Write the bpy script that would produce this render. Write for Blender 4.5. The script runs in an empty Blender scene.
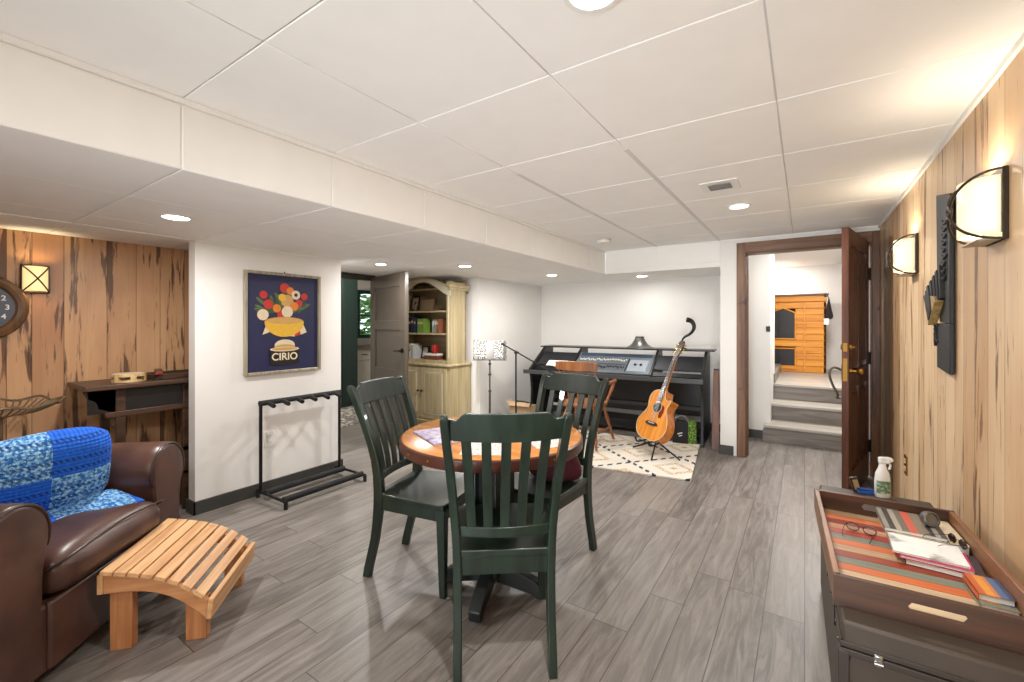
import bpy, bmesh, math, random
from mathutils import Vector, Matrix
random.seed(7)
SC = bpy.context.scene
COL = SC.collection
PI = math.pi

# ------------------------------------------------------------------ camera, world, exposure
CAM_H = 1.28
cd = bpy.data.cameras.new('camera')
cam = bpy.data.objects.new('camera', cd); COL.objects.link(cam)
cam.location = (0, 0, CAM_H)
cam.rotation_euler = (PI/2, 0, 0.5903)
cd.sensor_width = 36.0
cd.lens = 436.56/1024*36.0
cd.shift_y = (323.6-341)/1024      # horizon sits above the frame centre
cd.clip_start = 0.02; cd.clip_end = 60
SC.camera = cam

W = bpy.data.worlds.new('world'); SC.world = W; W.use_nodes = True
bg = W.node_tree.nodes['Background']
bg.inputs[0].default_value = (0.75, 0.88, 1.0, 1); bg.inputs[1].default_value = 1.1

SC.view_settings.view_transform = 'Standard'
SC.view_settings.look = 'None'
SC.view_settings.gamma = 1.0
SC.view_settings.use_curve_mapping = False
SC.view_settings.exposure = 1.0

def big_light(name, loc, rot, sx, sy, power, color, spread=PI):
    ld = bpy.data.lights.new(name, 'AREA'); ld.shape = 'RECTANGLE'; ld.size = sx; ld.size_y = sy; ld.spread = spread
    ld.energy = power; ld.color = color
    o = bpy.data.objects.new(name, ld); COL.objects.link(o); o.location = loc; o.rotation_euler = rot
# unseen fill lights added behind the viewer to brighten the ceiling and walls
big_light('rear_fill_upper', (-.2, -2.15, 1.2), (PI/2+.3, 0, .05), 1.5, 1.5, 12, (.86, .93, 1), 2.2)
big_light('rear_fill_lower', (-.45, -1.9, .25), (PI/2+.34, 0, .10), 1.6, .5, 9.0, (.87, .94, 1), 1.1)

HC = 2.0975      # main ceiling
HL = 1.842       # lowered ceiling
LAMP_W = 11.5

# ------------------------------------------------------------------ materials
def srgb(c):
    def f(v):
        v /= 255.0
        return v/12.92 if v <= 0.04045 else ((v+0.055)/1.055)**2.4
    return (f(c[0]), f(c[1]), f(c[2]), 1)

class NT:
    def __init__(s, name):
        s.m = bpy.data.materials.new(name); s.m.use_nodes = True
        s.t = s.m.node_tree; s.b = s.t.nodes['Principled BSDF']
    def n(s, typ, **kw):
        nd = s.t.nodes.new(typ)
        for k, v in kw.items(): setattr(nd, k, v)
        return nd
    def l(s, a, b): s.t.links.new(a, b)
    def val(s, sock, v):
        if hasattr(v, 'links') or hasattr(v, 'is_linked'): s.l(v, sock)
        else: sock.default_value = v
    def math(s, op, a, b=0.0, c=None, clamp=False):
        nd = s.n('ShaderNodeMath', operation=op, use_clamp=clamp)
        s.val(nd.inputs[0], a); s.val(nd.inputs[1], b)
        if c is not None: s.val(nd.inputs[2], c)
        return nd.outputs[0]
    def mix(s, fac, a, b, mode='MIX'):
        nd = s.n('ShaderNodeMix', data_type='RGBA', blend_type=mode)
        s.val(nd.inputs[0], fac); s.val(nd.inputs[6], a); s.val(nd.inputs[7], b)
        return nd.outputs[2]
    def coord(s, which='Object'):
        return s.n('ShaderNodeTexCoord').outputs[which]
    def sep(s, v):
        nd = s.n('ShaderNodeSeparateXYZ'); s.l(v, nd.inputs[0]); return nd.outputs
    def comb(s, x, y, z):
        nd = s.n('ShaderNodeCombineXYZ')
        for i, q in enumerate((x, y, z)): s.val(nd.inputs[i], q)
        return nd.outputs[0]
    def noise(s, vec, scale=5, detail=3, rough=.5, dist=0.0):
        nd = s.n('ShaderNodeTexNoise'); s.l(vec, nd.inputs['Vector'])
        nd.inputs['Scale'].default_value = scale; nd.inputs['Detail'].default_value = detail
        nd.inputs['Roughness'].default_value = rough; nd.inputs['Distortion'].default_value = dist
        return nd.outputs[0]
    def smooth(s, v, lo, hi):
        nd = s.n('ShaderNodeMapRange', interpolation_type='SMOOTHSTEP')
        s.val(nd.inputs[0], v); s.val(nd.inputs[1], lo); s.val(nd.inputs[2], hi)
        return nd.outputs[0]
    def bump(s, h, strength=.2, dist=.01):
        nd = s.n('ShaderNodeBump'); s.l(h, nd.inputs['Height'])
        nd.inputs['Strength'].default_value = strength; nd.inputs['Distance'].default_value = dist
        s.l(nd.outputs[0], s.b.inputs['Normal'])

MATS = {}
def plain(name, c, rough=.5, metal=0.0, vary=.06, scale=30, bump=0.0, coat=0.0):
    """a colour with a little procedural mottling"""
    if name in MATS: return MATS[name]
    n = NT(name); base = srgb(c)
    dark = tuple(v*(1-vary*2.2) for v in base[:3])+(1,); lite = tuple(min(1, v*(1+vary)) for v in base[:3])+(1,)
    nz = n.noise(n.coord(), scale, 3)
    n.l(n.mix(nz, dark, lite), n.b.inputs['Base Color'])
    n.b.inputs['Roughness'].default_value = rough; n.b.inputs['Metallic'].default_value = metal
    n.b.inputs['Coat Weight'].default_value = coat
    if bump: n.bump(n.noise(n.coord(), scale*3, 3), bump, .004)
    MATS[name] = n.m; return n.m

def grained(name, c1, c2, axis=0, rough=.45, scale=1.0, coat=0.0, knots=False):
    """wood with grain along one object axis"""
    if name in MATS: return MATS[name]
    n = NT(name); o = n.sep(n.coord())
    k = [34*scale]*3; k[axis] = 2.2*scale
    v = n.comb(n.math('MULTIPLY', o[0], k[0]), n.math('MULTIPLY', o[1], k[1]), n.math('MULTIPLY', o[2], k[2]))
    g = n.noise(v, 1.0, 5, .62, .6)
    g2 = n.smooth(g, .3, .7)
    col = n.mix(g2, srgb(c1), srgb(c2))
    if knots:
        kn = n.smooth(n.noise(n.coord(), 9*scale, 1), .68, .76)
        col = n.mix(kn, col, tuple(x*.45 for x in srgb(c1)[:3])+(1,))
    n.l(col, n.b.inputs['Base Color'])
    n.b.inputs['Roughness'].default_value = rough; n.b.inputs['Coat Weight'].default_value = coat
    n.bump(g, .12, .002)
    MATS[name] = n.m; return n.m

def glow(name, c, strength):
    if name in MATS: return MATS[name]
    n = NT(name)
    n.b.inputs['Base Color'].default_value = srgb(c)
    n.b.inputs['Emission Color'].default_value = srgb(c)
    n.b.inputs['Emission Strength'].default_value = strength
    MATS[name] = n.m; return n.m

def plank_wall(name, light, warm, dark, dens, thr, thr2):
    """vertical boards of streaky maple; boards run along Z and are set side by side along Y"""
    n = NT(name); o = n.sep(n.coord())
    vor = n.n('ShaderNodeTexVoronoi', voronoi_dimensions='1D', feature='F1')
    n.l(o[1], vor.inputs['W']); vor.inputs['Scale'].default_value = dens; vor.inputs['Randomness'].default_value = .75
    ed = n.n('ShaderNodeTexVoronoi', voronoi_dimensions='1D', feature='DISTANCE_TO_EDGE')
    n.l(o[1], ed.inputs['W']); ed.inputs['Scale'].default_value = dens; ed.inputs['Randomness'].default_value = .75
    rc = n.n('ShaderNodeSeparateColor'); n.l(vor.outputs['Color'], rc.inputs[0])
    r1, r2, r3 = rc.outputs
    # slow tone change along the board, different in every board
    v = n.comb(n.math('MULTIPLY', r1, 40), n.math('MULTIPLY', o[1], 5), n.math('MULTIPLY', o[2], 1.1))
    tone = n.noise(v, 1.0, 3, .5, .4)
    tone = n.math('ADD', n.math('MULTIPLY', tone, .75), n.math('MULTIPLY', r2, .35))
    col = n.mix(n.smooth(tone, .35, .85), srgb(light), srgb(warm))
    # fine grain
    g = n.noise(n.comb(n.math('MULTIPLY', r3, 30), n.math('MULTIPLY', o[1], 90), n.math('MULTIPLY', o[2], 2.5)), 1.0, 4, .6, .3)
    col = n.mix(n.math('MULTIPLY', n.smooth(g, .5, .75), .22), col, tuple(x*.55 for x in srgb(warm)[:3])+(1,))
    # dark mineral streaks
    s = n.noise(n.comb(n.math('MULTIPLY', r2, 50), n.math('MULTIPLY', o[1], 17), n.math('MULTIPLY', o[2], 1.5)), 1.0, 5, .62, .55)
    gate = n.math('MULTIPLY', n.math('SUBTRACT', r3, .5), .16)
    sm = n.smooth(n.math('ADD', s, gate), thr, thr+.07)
    col = n.mix(n.math('MULTIPLY', sm, .86), col, srgb(dark))
    # broad dark heartwood patches on some boards
    b = n.noise(n.comb(n.math('ADD', n.math('MULTIPLY', r1, 60), n.math('MULTIPLY', o[1], 11)), n.math('MULTIPLY', r2, 9), n.math('MULTIPLY', o[2], 1.25)), 1.0, 5, .6, .35)
    bm_ = n.smooth(n.math('ADD', b, n.math('MULTIPLY', n.math('SUBTRACT', r1, .5), .14)), thr2, thr2+.05)
    col = n.mix(n.math('MULTIPLY', bm_, .8), col, n.mix(n.smooth(g, .35, .7), srgb(dark), tuple(x*1.9 for x in srgb(dark)[:3])+(1,)))
    # worm marks: short thin lines
    w = n.noise(n.comb(n.math('MULTIPLY', r1, 70), n.math('MULTIPLY', o[1], 60), n.math('MULTIPLY', o[2], 5)), 1.0, 2, .5, 1.0)
    col = n.mix(n.math('MULTIPLY', n.smooth(w, .68, .74), .6), col, srgb(dark))
    gap = n.smooth(ed.outputs['Distance'], .0, .016)
    col = n.mix(gap, tuple(x*.8 for x in srgb(dark)[:3])+(1,), col)
    n.l(col, n.b.inputs['Base Color'])
    n.b.inputs['Roughness'].default_value = .42
    n.bump(gap, .35, .004)
    return n.m

def plank_floor(name):
    n = NT(name); o = n.sep(n.coord())
    wd, ln = .152, 1.22
    ix = n.math('FLOOR', n.math('DIVIDE', o[0], wd))
    fx = n.math('FRACT', n.math('DIVIDE', o[0], wd))
    wn = n.n('ShaderNodeTexWhiteNoise', noise_dimensions='1D'); n.l(ix, wn.inputs['W'])
    yy = n.math('ADD', n.math('DIVIDE', o[1], ln), wn.outputs['Value'])
    iy = n.math('FLOOR', yy); fy = n.math('FRACT', yy)
    w2 = n.n('ShaderNodeTexWhiteNoise', noise_dimensions='2D'); n.l(n.comb(ix, iy, 0), w2.inputs['Vector'])
    r = w2.outputs['Value']
    gv = n.comb(n.math('ADD', n.math('MULTIPLY', o[0], 26), n.math('MULTIPLY', r, 60)), n.math('MULTIPLY', o[1], 2.6), n.math('MULTIPLY', r, 20))
    g = n.noise(gv, 1.0, 6, .68, .9)
    c = n.mix(n.smooth(g, .3, .72), srgb((84, 78, 73)), srgb((140, 132, 125)))
    blotch = n.noise(n.comb(n.math('MULTIPLY', o[0], 9), n.math('MULTIPLY', o[1], 2.2), r), 1.0, 3, .55, .5)
    c = n.mix(n.math('MULTIPLY', n.smooth(blotch, .4, .75), .38), c, srgb((78, 69, 63)))
    c = n.mix(n.math('MULTIPLY', r, .38), c, srgb((152, 145, 138)))
    e = n.math('MINIMUM', n.math('MULTIPLY', n.math('MINIMUM', fx, n.math('SUBTRACT', 1.0, fx)), wd),
               n.math('MULTIPLY', n.math('MINIMUM', fy, n.math('SUBTRACT', 1.0, fy)), ln))
    gap = n.smooth(e, .0006, .0028)
    c = n.mix(gap, srgb((66, 58, 52)), c)
    n.l(c, n.b.inputs['Base Color'])
    n.val(n.b.inputs['Roughness'], n.math('ADD', n.math('MULTIPLY', g, .22), .27))
    n.bump(n.math('ADD', n.math('MULTIPLY', g, .4), gap), .12, .003)
    return n.m

def rug_mat():
    n = NT('rug_weave'); o = n.sep(n.coord())
    nz = n.noise(n.coord(), 60, 2)
    u = n.math('ADD', o[0], n.math('MULTIPLY', n.math('SUBTRACT', nz, .5), .022))
    v = n.math('ADD', o[1], n.math('MULTIPLY', n.math('SUBTRACT', nz, .5), .022))
    P = .74
    a = n.math('FRACT', n.math('DIVIDE', n.math('ADD', u, v), P)); b = n.math('FRACT', n.math('DIVIDE', n.math('SUBTRACT', u, v), P))
    ia = n.math('FLOOR', n.math('DIVIDE', n.math('ADD', u, v), P)); ib = n.math('FLOOR', n.math('DIVIDE', n.math('SUBTRACT', u, v), P))
    da = n.math('ABSOLUTE', n.math('SUBTRACT', a, .5)); db = n.math('ABSOLUTE', n.math('SUBTRACT', b, .5))
    m = n.math('MAXIMUM', da, db)                       # diamond rings around each cell centre
    ring = lambda lo, hi: n.math('MULTIPLY', n.math('GREATER_THAN', m, lo), n.math('LESS_THAN', m, hi))
    dots = n.math('GREATER_THAN', n.math('SINE', n.math('MULTIPLY', n.math('SUBTRACT', u, 0.0), 95)), -.25)
    wn = n.n('ShaderNodeTexWhiteNoise', noise_dimensions='2D'); n.l(n.comb(ia, ib, 0), wn.inputs['Vector'])
    rnd = wn.outputs['Value']
    cream = srgb((222, 214, 200)); navy = srgb((38, 52, 84)); blk = srgb((44, 42, 44)); tan = srgb((176, 140, 84)); brn = srgb((128, 104, 86))
    c = n.mix(n.math('MULTIPLY', n.noise(n.coord(), 25, 3), .35), cream, srgb((196, 186, 170)))
    line = n.mix(n.math('GREATER_THAN', rnd, .5), navy, blk)
    c = n.mix(n.math('MULTIPLY', ring(.468, .6), dots), c, line)
    fill = n.mix(n.math('GREATER_THAN', n.math('FRACT', n.math('MULTIPLY', rnd, 7.3)), .5), tan, brn)
    c = n.mix(n.math('MULTIPLY', ring(.17, .25), n.math('MULTIPLY', n.math('GREATER_THAN', nz, .46), .7)), c, fill)
    c = n.mix(n.math('MULTIPLY', ring(-.1, .05), n.math('GREATER_THAN', nz, .45)), c, fill)
    n.l(c, n.b.inputs['Base Color']); n.b.inputs['Roughness'].default_value = .95
    n.bump(n.noise(n.coord(), 220, 2), .5, .004)
    return n.m

def knit_mat():
    """patchwork of plain bright blue and mottled pale blue squares, in knitted rows (object X across, Z up)"""
    n = NT('blue_knit'); o = n.sep(n.coord())
    nz = n.noise(n.coord(), 18, 2)
    cx = n.math('FLOOR', n.math('DIVIDE', n.math('ADD', o[0], 0.0), .25)); cz = n.math('FLOOR', n.math('DIVIDE', n.math('ADD', o[2], .01), .185))
    par = n.math('PINGPONG', n.math('ADD', n.math('ADD', cx, cz), 1.0), 1.0)
    mott = n.noise(n.coord(), 75, 2, .7)
    blue = n.mix(mott, srgb((6, 70, 180)), srgb((22, 112, 228)))
    pale = n.mix(n.smooth(mott, .4, .62), srgb((34, 104, 176)), srgb((150, 200, 236)))
    c = n.mix(par, blue, pale)
    row = n.math('FRACT', n.math('DIVIDE', o[2], .041))
    dash = n.math('GREATER_THAN', n.math('SINE', n.math('ADD', n.math('MULTIPLY', o[0], 330), n.math('MULTIPLY', o[2], 260))), .0)
    holes = n.math('MULTIPLY', n.math('MULTIPLY', n.math('GREATER_THAN', row, .70), n.math('GREATER_THAN', n.math('FRACT', n.math('DIVIDE', o[2], .123)), .33)), dash)
    c = n.mix(n.math('MULTIPLY', holes, .8), c, srgb((8, 30, 84)))
    n.l(c, n.b.inputs['Base Color']); n.b.inputs['Roughness'].default_value = .9
    h = n.math('ADD', n.math('SINE', n.math('MULTIPLY', o[2], 460)), n.math('SINE', n.math('MULTIPLY', o[0], 420)))
    n.bump(n.math('ADD', h, n.math('MULTIPLY', holes, -3.0)), .5, .004)
    return n.m

def leather_mat():
    n = NT('brown_leather')
    a = n.noise(n.coord(), 5, 3); b = n.noise(n.coord(), 260, 2)
    n.l(n.mix(n.smooth(a, .3, .75), srgb((62, 40, 33)), srgb((92, 63, 53))), n.b.inputs['Base Color'])
    n.b.inputs['Roughness'].default_value = .34
    n.bump(n.math('ADD', n.math('MULTIPLY', a, .9), n.math('MULTIPLY', b, .12)), .25, .01)
    return n.m

def page_mat(name, paper, ink, sx, sy, thr=.5):
    """a printed page: rows of broken marks (object X along the lines, Y down the page)"""
    if name in MATS: return MATS[name]
    n = NT(name); o = n.sep(n.coord())
    rows = n.math('GREATER_THAN', n.math('SINE', n.math('MULTIPLY', o[1], sy)), .1)
    w = n.noise(n.comb(n.math('MULTIPLY', o[0], sx), n.math('MULTIPLY', n.math('FLOOR', n.math('MULTIPLY', o[1], sy/6.283)), 3.7), 0), 1.0, 2)
    n.l(n.mix(n.math('MULTIPLY', rows, n.math('GREATER_THAN', w, thr)), srgb(paper), srgb(ink)), n.b.inputs['Base Color'])
    n.b.inputs['Roughness'].default_value = .6
    MATS[name] = n.m; return n.m

def photo_mat(name, cols, scale):
    """a picture on a cover: soft patches of a few colours"""
    if name in MATS: return MATS[name]
    n = NT(name); v = n.noise(n.coord(), scale, 3, .5, .5)
    cr = n.n('ShaderNodeValToRGB'); n.l(v, cr.inputs[0])
    els = cr.color_ramp.elements
    while len(els) < len(cols): els.new(.5)
    for i, c in enumerate(cols):
        els[i].position = .3+.4*i/(len(cols)-1); els[i].color = srgb(c)
    n.l(cr.outputs[0], n.b.inputs['Base Color']); n.b.inputs['Roughness'].default_value = .35
    MATS[name] = n.m; return n.m

M_white = plain('white_paint', (233, 230, 225), .6, vary=.02, scale=4)
M_ceil = plain('ceiling_tile', (243, 241, 236), .75, vary=.02, scale=8)
M_tee = plain('white_metal_tee', (214, 212, 208), .5, vary=.02)
M_base = plain('charcoal_trim', (62, 61, 58), .45, vary=.05)
M_floor = plank_floor('grey_plank_floor')
M_rwall = plank_wall('pale_maple_boards', (222, 192, 154), (194, 154, 112), (96, 64, 40), 7.0, .60, .66)
M_lwall = plank_wall('dark_streaked_boards', (208, 164, 122), (174, 126, 90), (60, 36, 24), 6.5, .615, .575)
M_case = grained('stained_pine_trim', (86, 56, 38), (132, 94, 64), 2, .45, .7, knots=True)
M_case_x = grained('stained_pine_lintel', (86, 56, 38), (132, 94, 64), 0, .45, .7)
M_black = plain('black_metal', (22, 22, 23), .4, .3, vary=.05)
M_blackm = plain('black_laminate', (20, 20, 21), .36, vary=.08, scale=50)
M_rubber = plain('black_foam', (26, 26, 27), .85, vary=.1, scale=90)
M_green = grained('green_painted_wood', (17, 29, 21), (31, 46, 36), 2, .36, .6, coat=.15)
M_tabletop = grained('orange_oak_top', (192, 118, 50), (222, 152, 78), 0, .25, .5, coat=.4)
M_rim = plain('red_brown_rim', (74, 38, 28), .35, vary=.1)
M_pedestal = plain('dark_green_black', (26, 30, 28), .4, vary=.1)
M_leather = leather_mat()
M_cedar = grained('cedar_slats', (190, 138, 90), (222, 176, 126), 1, .5, .8, knots=True)
M_cedar_x = grained('cedar_rails', (178, 120, 72), (208, 152, 102), 0, .5, .8)
M_cedar_z = grained('cedar_legs', (160, 100, 56), (194, 134, 84), 2, .5, .8)
M_chrome = plain('polished_chrome', (190, 190, 190), .18, 1.0, vary=.02)
M_brass = plain('brass', (176, 132, 62), .28, 1.0, vary=.05)
M_bronze = plain('oiled_bronze', (66, 56, 46), .35, .8, vary=.08)
M_plastic_w = plain('white_plastic', (232, 230, 224), .35, vary=.01)
M_paper = plain('white_paper', (234, 231, 224), .7, vary=.02)
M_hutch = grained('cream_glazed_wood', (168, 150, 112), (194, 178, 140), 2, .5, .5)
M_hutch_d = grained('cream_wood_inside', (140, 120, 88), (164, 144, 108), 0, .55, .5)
M_knob = plain('dark_iron_knob', (30, 26, 24), .4, .6)
M_door2 = plain('taupe_door_paint', (80, 72, 63), .28, vary=.05, scale=6)
M_door1 = grained('walnut_door', (64, 30, 16), (104, 54, 28), 2, .3, .6, coat=.3, knots=True)
M_side = grained('dark_antique_wood', (48, 32, 24), (82, 58, 42), 1, .4, .6)
M_sidep = plain('black_painted_panel', (30, 26, 25), .45)
M_glass_shade = None

# ------------------------------------------------------------------ mesh helpers
class MB:
    def __init__(s): s.bm = bmesh.new(); s.mi = 0
    def _faces(s, fs):
        for f in fs: f.material_index = s.mi
    def box(s, c, d, rot=None):
        """box: centre c, size d, optional Matrix rot about the centre"""
        r = bmesh.ops.create_cube(s.bm, size=1.0)['verts']
        for v in r:
            p = Vector((v.co.x*d[0], v.co.y*d[1], v.co.z*d[2]))
            if rot is not None: p = rot @ p
            v.co = p + Vector(c)
        s._faces({f for v in r for f in v.link_faces}); return s
    def bx(s, x0, x1, y0, y1, z0, z1):
        return s.box(((x0+x1)/2, (y0+y1)/2, (z0+z1)/2), (abs(x1-x0), abs(y1-y0), abs(z1-z0)))
    def loft(s, rings, cap=True, close=False):
        """rings: list of equally long lists of points"""
        R = [[s.bm.verts.new(Vector(p)) for p in r] for r in rings]; fs = []
        n = len(R[0]); m = len(R)
        for i in range(m if close else m-1):
            a, b = R[i], R[(i+1) % m]
            for j in range(n):
                k = (j+1) % n
                fs.append(s.bm.faces.new((a[j], a[k], b[k], b[j])))
        if cap and not close:
            fs.append(s.bm.faces.new(list(reversed(R[0])))); fs.append(s.bm.faces.new(R[-1]))
        s._faces(fs); return s
    def tube(s, pts, r, n=10, cap=True, close=False):
        pts = [Vector(p) for p in pts]; m = len(pts)
        rr = r if isinstance(r, (list, tuple)) else [r]*m
        rings = []; ref = None
        for i, p in enumerate(pts):
            if close: t = pts[(i+1) % m]-pts[i-1]
            else: t = pts[min(i+1, m-1)]-pts[max(i-1, 0)]
            t.normalize()
            if ref is None:
                ref = Vector((0, 0, 1)) if abs(t.z) < .9 else Vector((1, 0, 0))
            u = ref-t*ref.dot(t)
            if u.length < 1e-5: u = t.orthogonal()
            u.normalize(); ref = u; w = t.cross(u)
            rings.append([p+(u*math.cos(2*PI*k/n)+w*math.sin(2*PI*k/n))*rr[i] for k in range(n)])
        return s.loft(rings, cap, close)
    def lathe(s, prof, o=(0, 0, 0), n=24, M=None):
        """prof: (r,z) pairs bottom to top, turned about local Z, optional matrix"""
        rings = []
        for r, z in prof:
            ring = []
            for k in range(n):
                p = Vector((max(r, 1e-4)*math.cos(2*PI*k/n), max(r, 1e-4)*math.sin(2*PI*k/n), z))
                if M is not None: p = M @ p
                ring.append(p+Vector(o))
            rings.append(ring)
        return s.loft(rings)
    def prism(s, poly, t0, t1, f):
        """extrude 2-D polygon from t0 to t1; f(u,v,t)->point"""
        return s.loft([[f(u, v, t0) for u, v in poly], [f(u, v, t1) for u, v in poly]])
    def ball(s, c, r, sub=2, sc=(1, 1, 1)):
        q = bmesh.ops.create_icosphere(s.bm, subdivisions=sub, radius=1.0)['verts']
        rr = r if isinstance(r, (list, tuple)) else (r*sc[0], r*sc[1], r*sc[2])
        for v in q: v.co = Vector((v.co.x*rr[0], v.co.y*rr[1], v.co.z*rr[2]))+Vector(c)
        s._faces({f for v in q for f in v.link_faces}); return s
    def grid(s, nu, nv, f, thick=None):
        """sheet of points f(i/nu, j/nv)"""
        V = [[s.bm.verts.new(Vector(f(i/nu, j/nv))) for j in range(nv+1)] for i in range(nu+1)]
        fs = [s.bm.faces.new((V[i][j], V[i+1][j], V[i+1][j+1], V[i][j+1])) for i in range(nu) for j in range(nv)]
        s._faces(fs); return s
    def build(s, name, mat, parent=None, smooth=None, bevel=0.0, subsurf=0, solid=0.0, loc=None):
        bm = s.bm
        bmesh.ops.recalc_face_normals(bm, faces=bm.faces[:])
        me = bpy.data.meshes.new(name); bm.to_mesh(me); bm.free()
        for m in (mat if isinstance(mat, (list, tuple)) else [mat]): me.materials.append(m)
        o = bpy.data.objects.new(name, me); COL.objects.link(o)
        if parent is not None: o.parent = parent
        if loc is not None: o.location = loc
        if solid:
            md = o.modifiers.new('thick', 'SOLIDIFY'); md.thickness = solid; md.offset = 0
        if bevel:
            md = o.modifiers.new('edge', 'BEVEL'); md.width = bevel; md.segments = 2; md.limit_method = 'ANGLE'; md.angle_limit = .6
        if subsurf:
            md = o.modifiers.new('sub', 'SUBSURF'); md.levels = subsurf; md.render_levels = subsurf
        if smooth is None: smooth = bool(subsurf)
        if smooth or bevel:
            for p in me.polygons: p.use_smooth = True
            if not subsurf:
                try: me.set_sharp_from_angle(angle=math.radians(40))
                except Exception: pass
        return o

def spline(pts, n=8, closed=False):
    pts = [Vector(p) for p in pts]; out = []; m = len(pts)
    rng = range(m) if closed else range(m-1)
    for i in rng:
        if closed: a, b, c, d = pts[i-1], pts[i], pts[(i+1) % m], pts[(i+2) % m]
        else: a, b, c, d = pts[max(i-1, 0)], pts[i], pts[i+1], pts[min(i+2, m-1)]
        for k in range(n):
            t = k/n
            out.append(.5*((2*b)+(-a+c)*t+(2*a-5*b+4*c-d)*t*t+(-a+3*b-3*c+d)*t**3))
    if not closed: out.append(pts[-1])
    return out

def Rz(a): return Matrix.Rotation(a, 3, 'Z')
def Rx(a): return Matrix.Rotation(a, 3, 'X')
def Ry(a): return Matrix.Rotation(a, 3, 'Y')

def tag(o, label, cat, group=None, kind=None):
    if label: o['label'] = label
    if cat: o['category'] = cat
    if group: o['group'] = group
    if kind: o['kind'] = kind
    return o
def thing(name, label, cat, loc=(0, 0, 0), rz=0.0, group=None, rot=None):
    o = bpy.data.objects.new(name, None); COL.objects.link(o)
    o.empty_display_size = .05
    o.location = loc; o.rotation_euler = rot if rot is not None else (0, 0, rz)
    return tag(o, label, cat, group)
def struct(o): o['kind'] = 'structure'; return o
def dup(root, loc, rz, label, group=None):
    r = root.copy(); COL.objects.link(r); r.location = loc; r.rotation_euler = (0, 0, rz); r['label'] = label
    if group: r['group'] = group
    for ch in list(root.children):
        c = ch.copy(); COL.objects.link(c); c.parent = r
        for g in list(ch.children):
            d = g.copy(); COL.objects.link(d); d.parent = c
    return r
def text_part(name, body, size, mat, parent, M, extrude=.0006):
    cu = bpy.data.curves.new(name, 'FONT'); cu.body = body; cu.size = size; cu.extrude = extrude
    cu.align_x = 'CENTER'; cu.align_y = 'CENTER'; cu.offset = size*.018
    t = bpy.data.objects.new(name+'_curve', cu); COL.objects.link(t)
    dg = bpy.context.evaluated_depsgraph_get()
    me = bpy.data.meshes.new_from_object(t.evaluated_get(dg))
    bpy.data.objects.remove(t)
    me.transform(M); me.materials.clear(); me.materials.append(mat)
    o = bpy.data.objects.new(name, me); COL.objects.link(o)
    if parent is not None: o.parent = parent
    return o
def link_light(name, kind, loc, power, color, parent=None, size=.1, rot=(0, 0, 0), spread=None):
    ld = bpy.data.lights.new(name, kind); ld.energy = power; ld.color = color
    if kind == 'AREA':
        ld.shape = 'DISK'; ld.size = size
        if spread: ld.spread = spread
    else: ld.shadow_soft_size = size
    o = bpy.data.objects.new(name, ld); COL.objects.link(o); o.location = loc; o.rotation_euler = rot
    if parent is not None: o.parent = parent
    return o

# ------------------------------------------------------------------ room shell
XR, YB, YN = .522, 4.72, -2.2           # right wall face, door wall face, wall behind the viewer
XL = -3.93                              # boarded left wall face
XP, XP2 = -3.385, -3.485                # poster wall: its two faces
def shell(name, boxes, mat, bevel=0):
    m = MB()
    for b in boxes: m.bx(*b)
    return struct(m.build(name, mat, bevel=bevel))

shell('floor', [(-7.6, 3.0, YN-.1, 9.0, -.1, 0)], M_floor)
shell('wall_right', [(XR, XR+.1, YN, YB+.13, 0, HC+.05)], M_rwall)
shell('wall_behind', [(XL-.1, XR+.1, YN-.1, YN, 0, HC+.05)], M_white)
DX0, DX1, DZ = -.472, .470, 1.962       # doorway in the far wall
shell('wall_far', [(-.69, DX0, YB, YB+.13, 0, HC+.05), (DX1, XR, YB, YB+.13, 0, HC+.05), (DX0, DX1, YB, YB+.13, DZ, HC+.05)], M_white)
shell('wall_alcove_back', [(-3.4, -.57, 5.665, 5.76, 0, HC+.05)], M_white)
shell('wall_alcove_right', [(-.69, -.57, YB+.13, 5.665, 0, HC+.05)], M_white)
shell('wall_alcove_left', [(-3.39, -3.27, 4.18, 5.665, 0, HL+.05)], M_white)
shell('wall_poster', [(XP2, XP, 1.245, 2.35, 0, HL+.05)], M_white)
shell('wall_left', [(XL-.1, XL, YN, 2.36, 0, HL+.05)], M_lwall)
shell('wall_partition', [(-4.32, XP2, 2.25, 2.35, 0, HL+.05)], M_white).location = (0, .0, 0)
# wall with the doorway to the kitchen, and the wall behind the hutch
shell('wall_kitchen', [(-4.30, -4.2, 2.35, 2.5, 0, 2.4), (-4.225, -4.2, 3.36, 3.74, 0, 2.4), (-4.46, -4.2, 3.70, 3.74, 0, 2.4), (-4.30, -4.2, 2.5, 3.36, 1.80, 2.4), (-4.46, -4.36, 3.74, 4.28, 0, 2.4)], M_white)
shell('wall_hutch', [(-4.46, -3.39, 4.19, 4.28, 0, HL+.05)], M_white)

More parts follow.
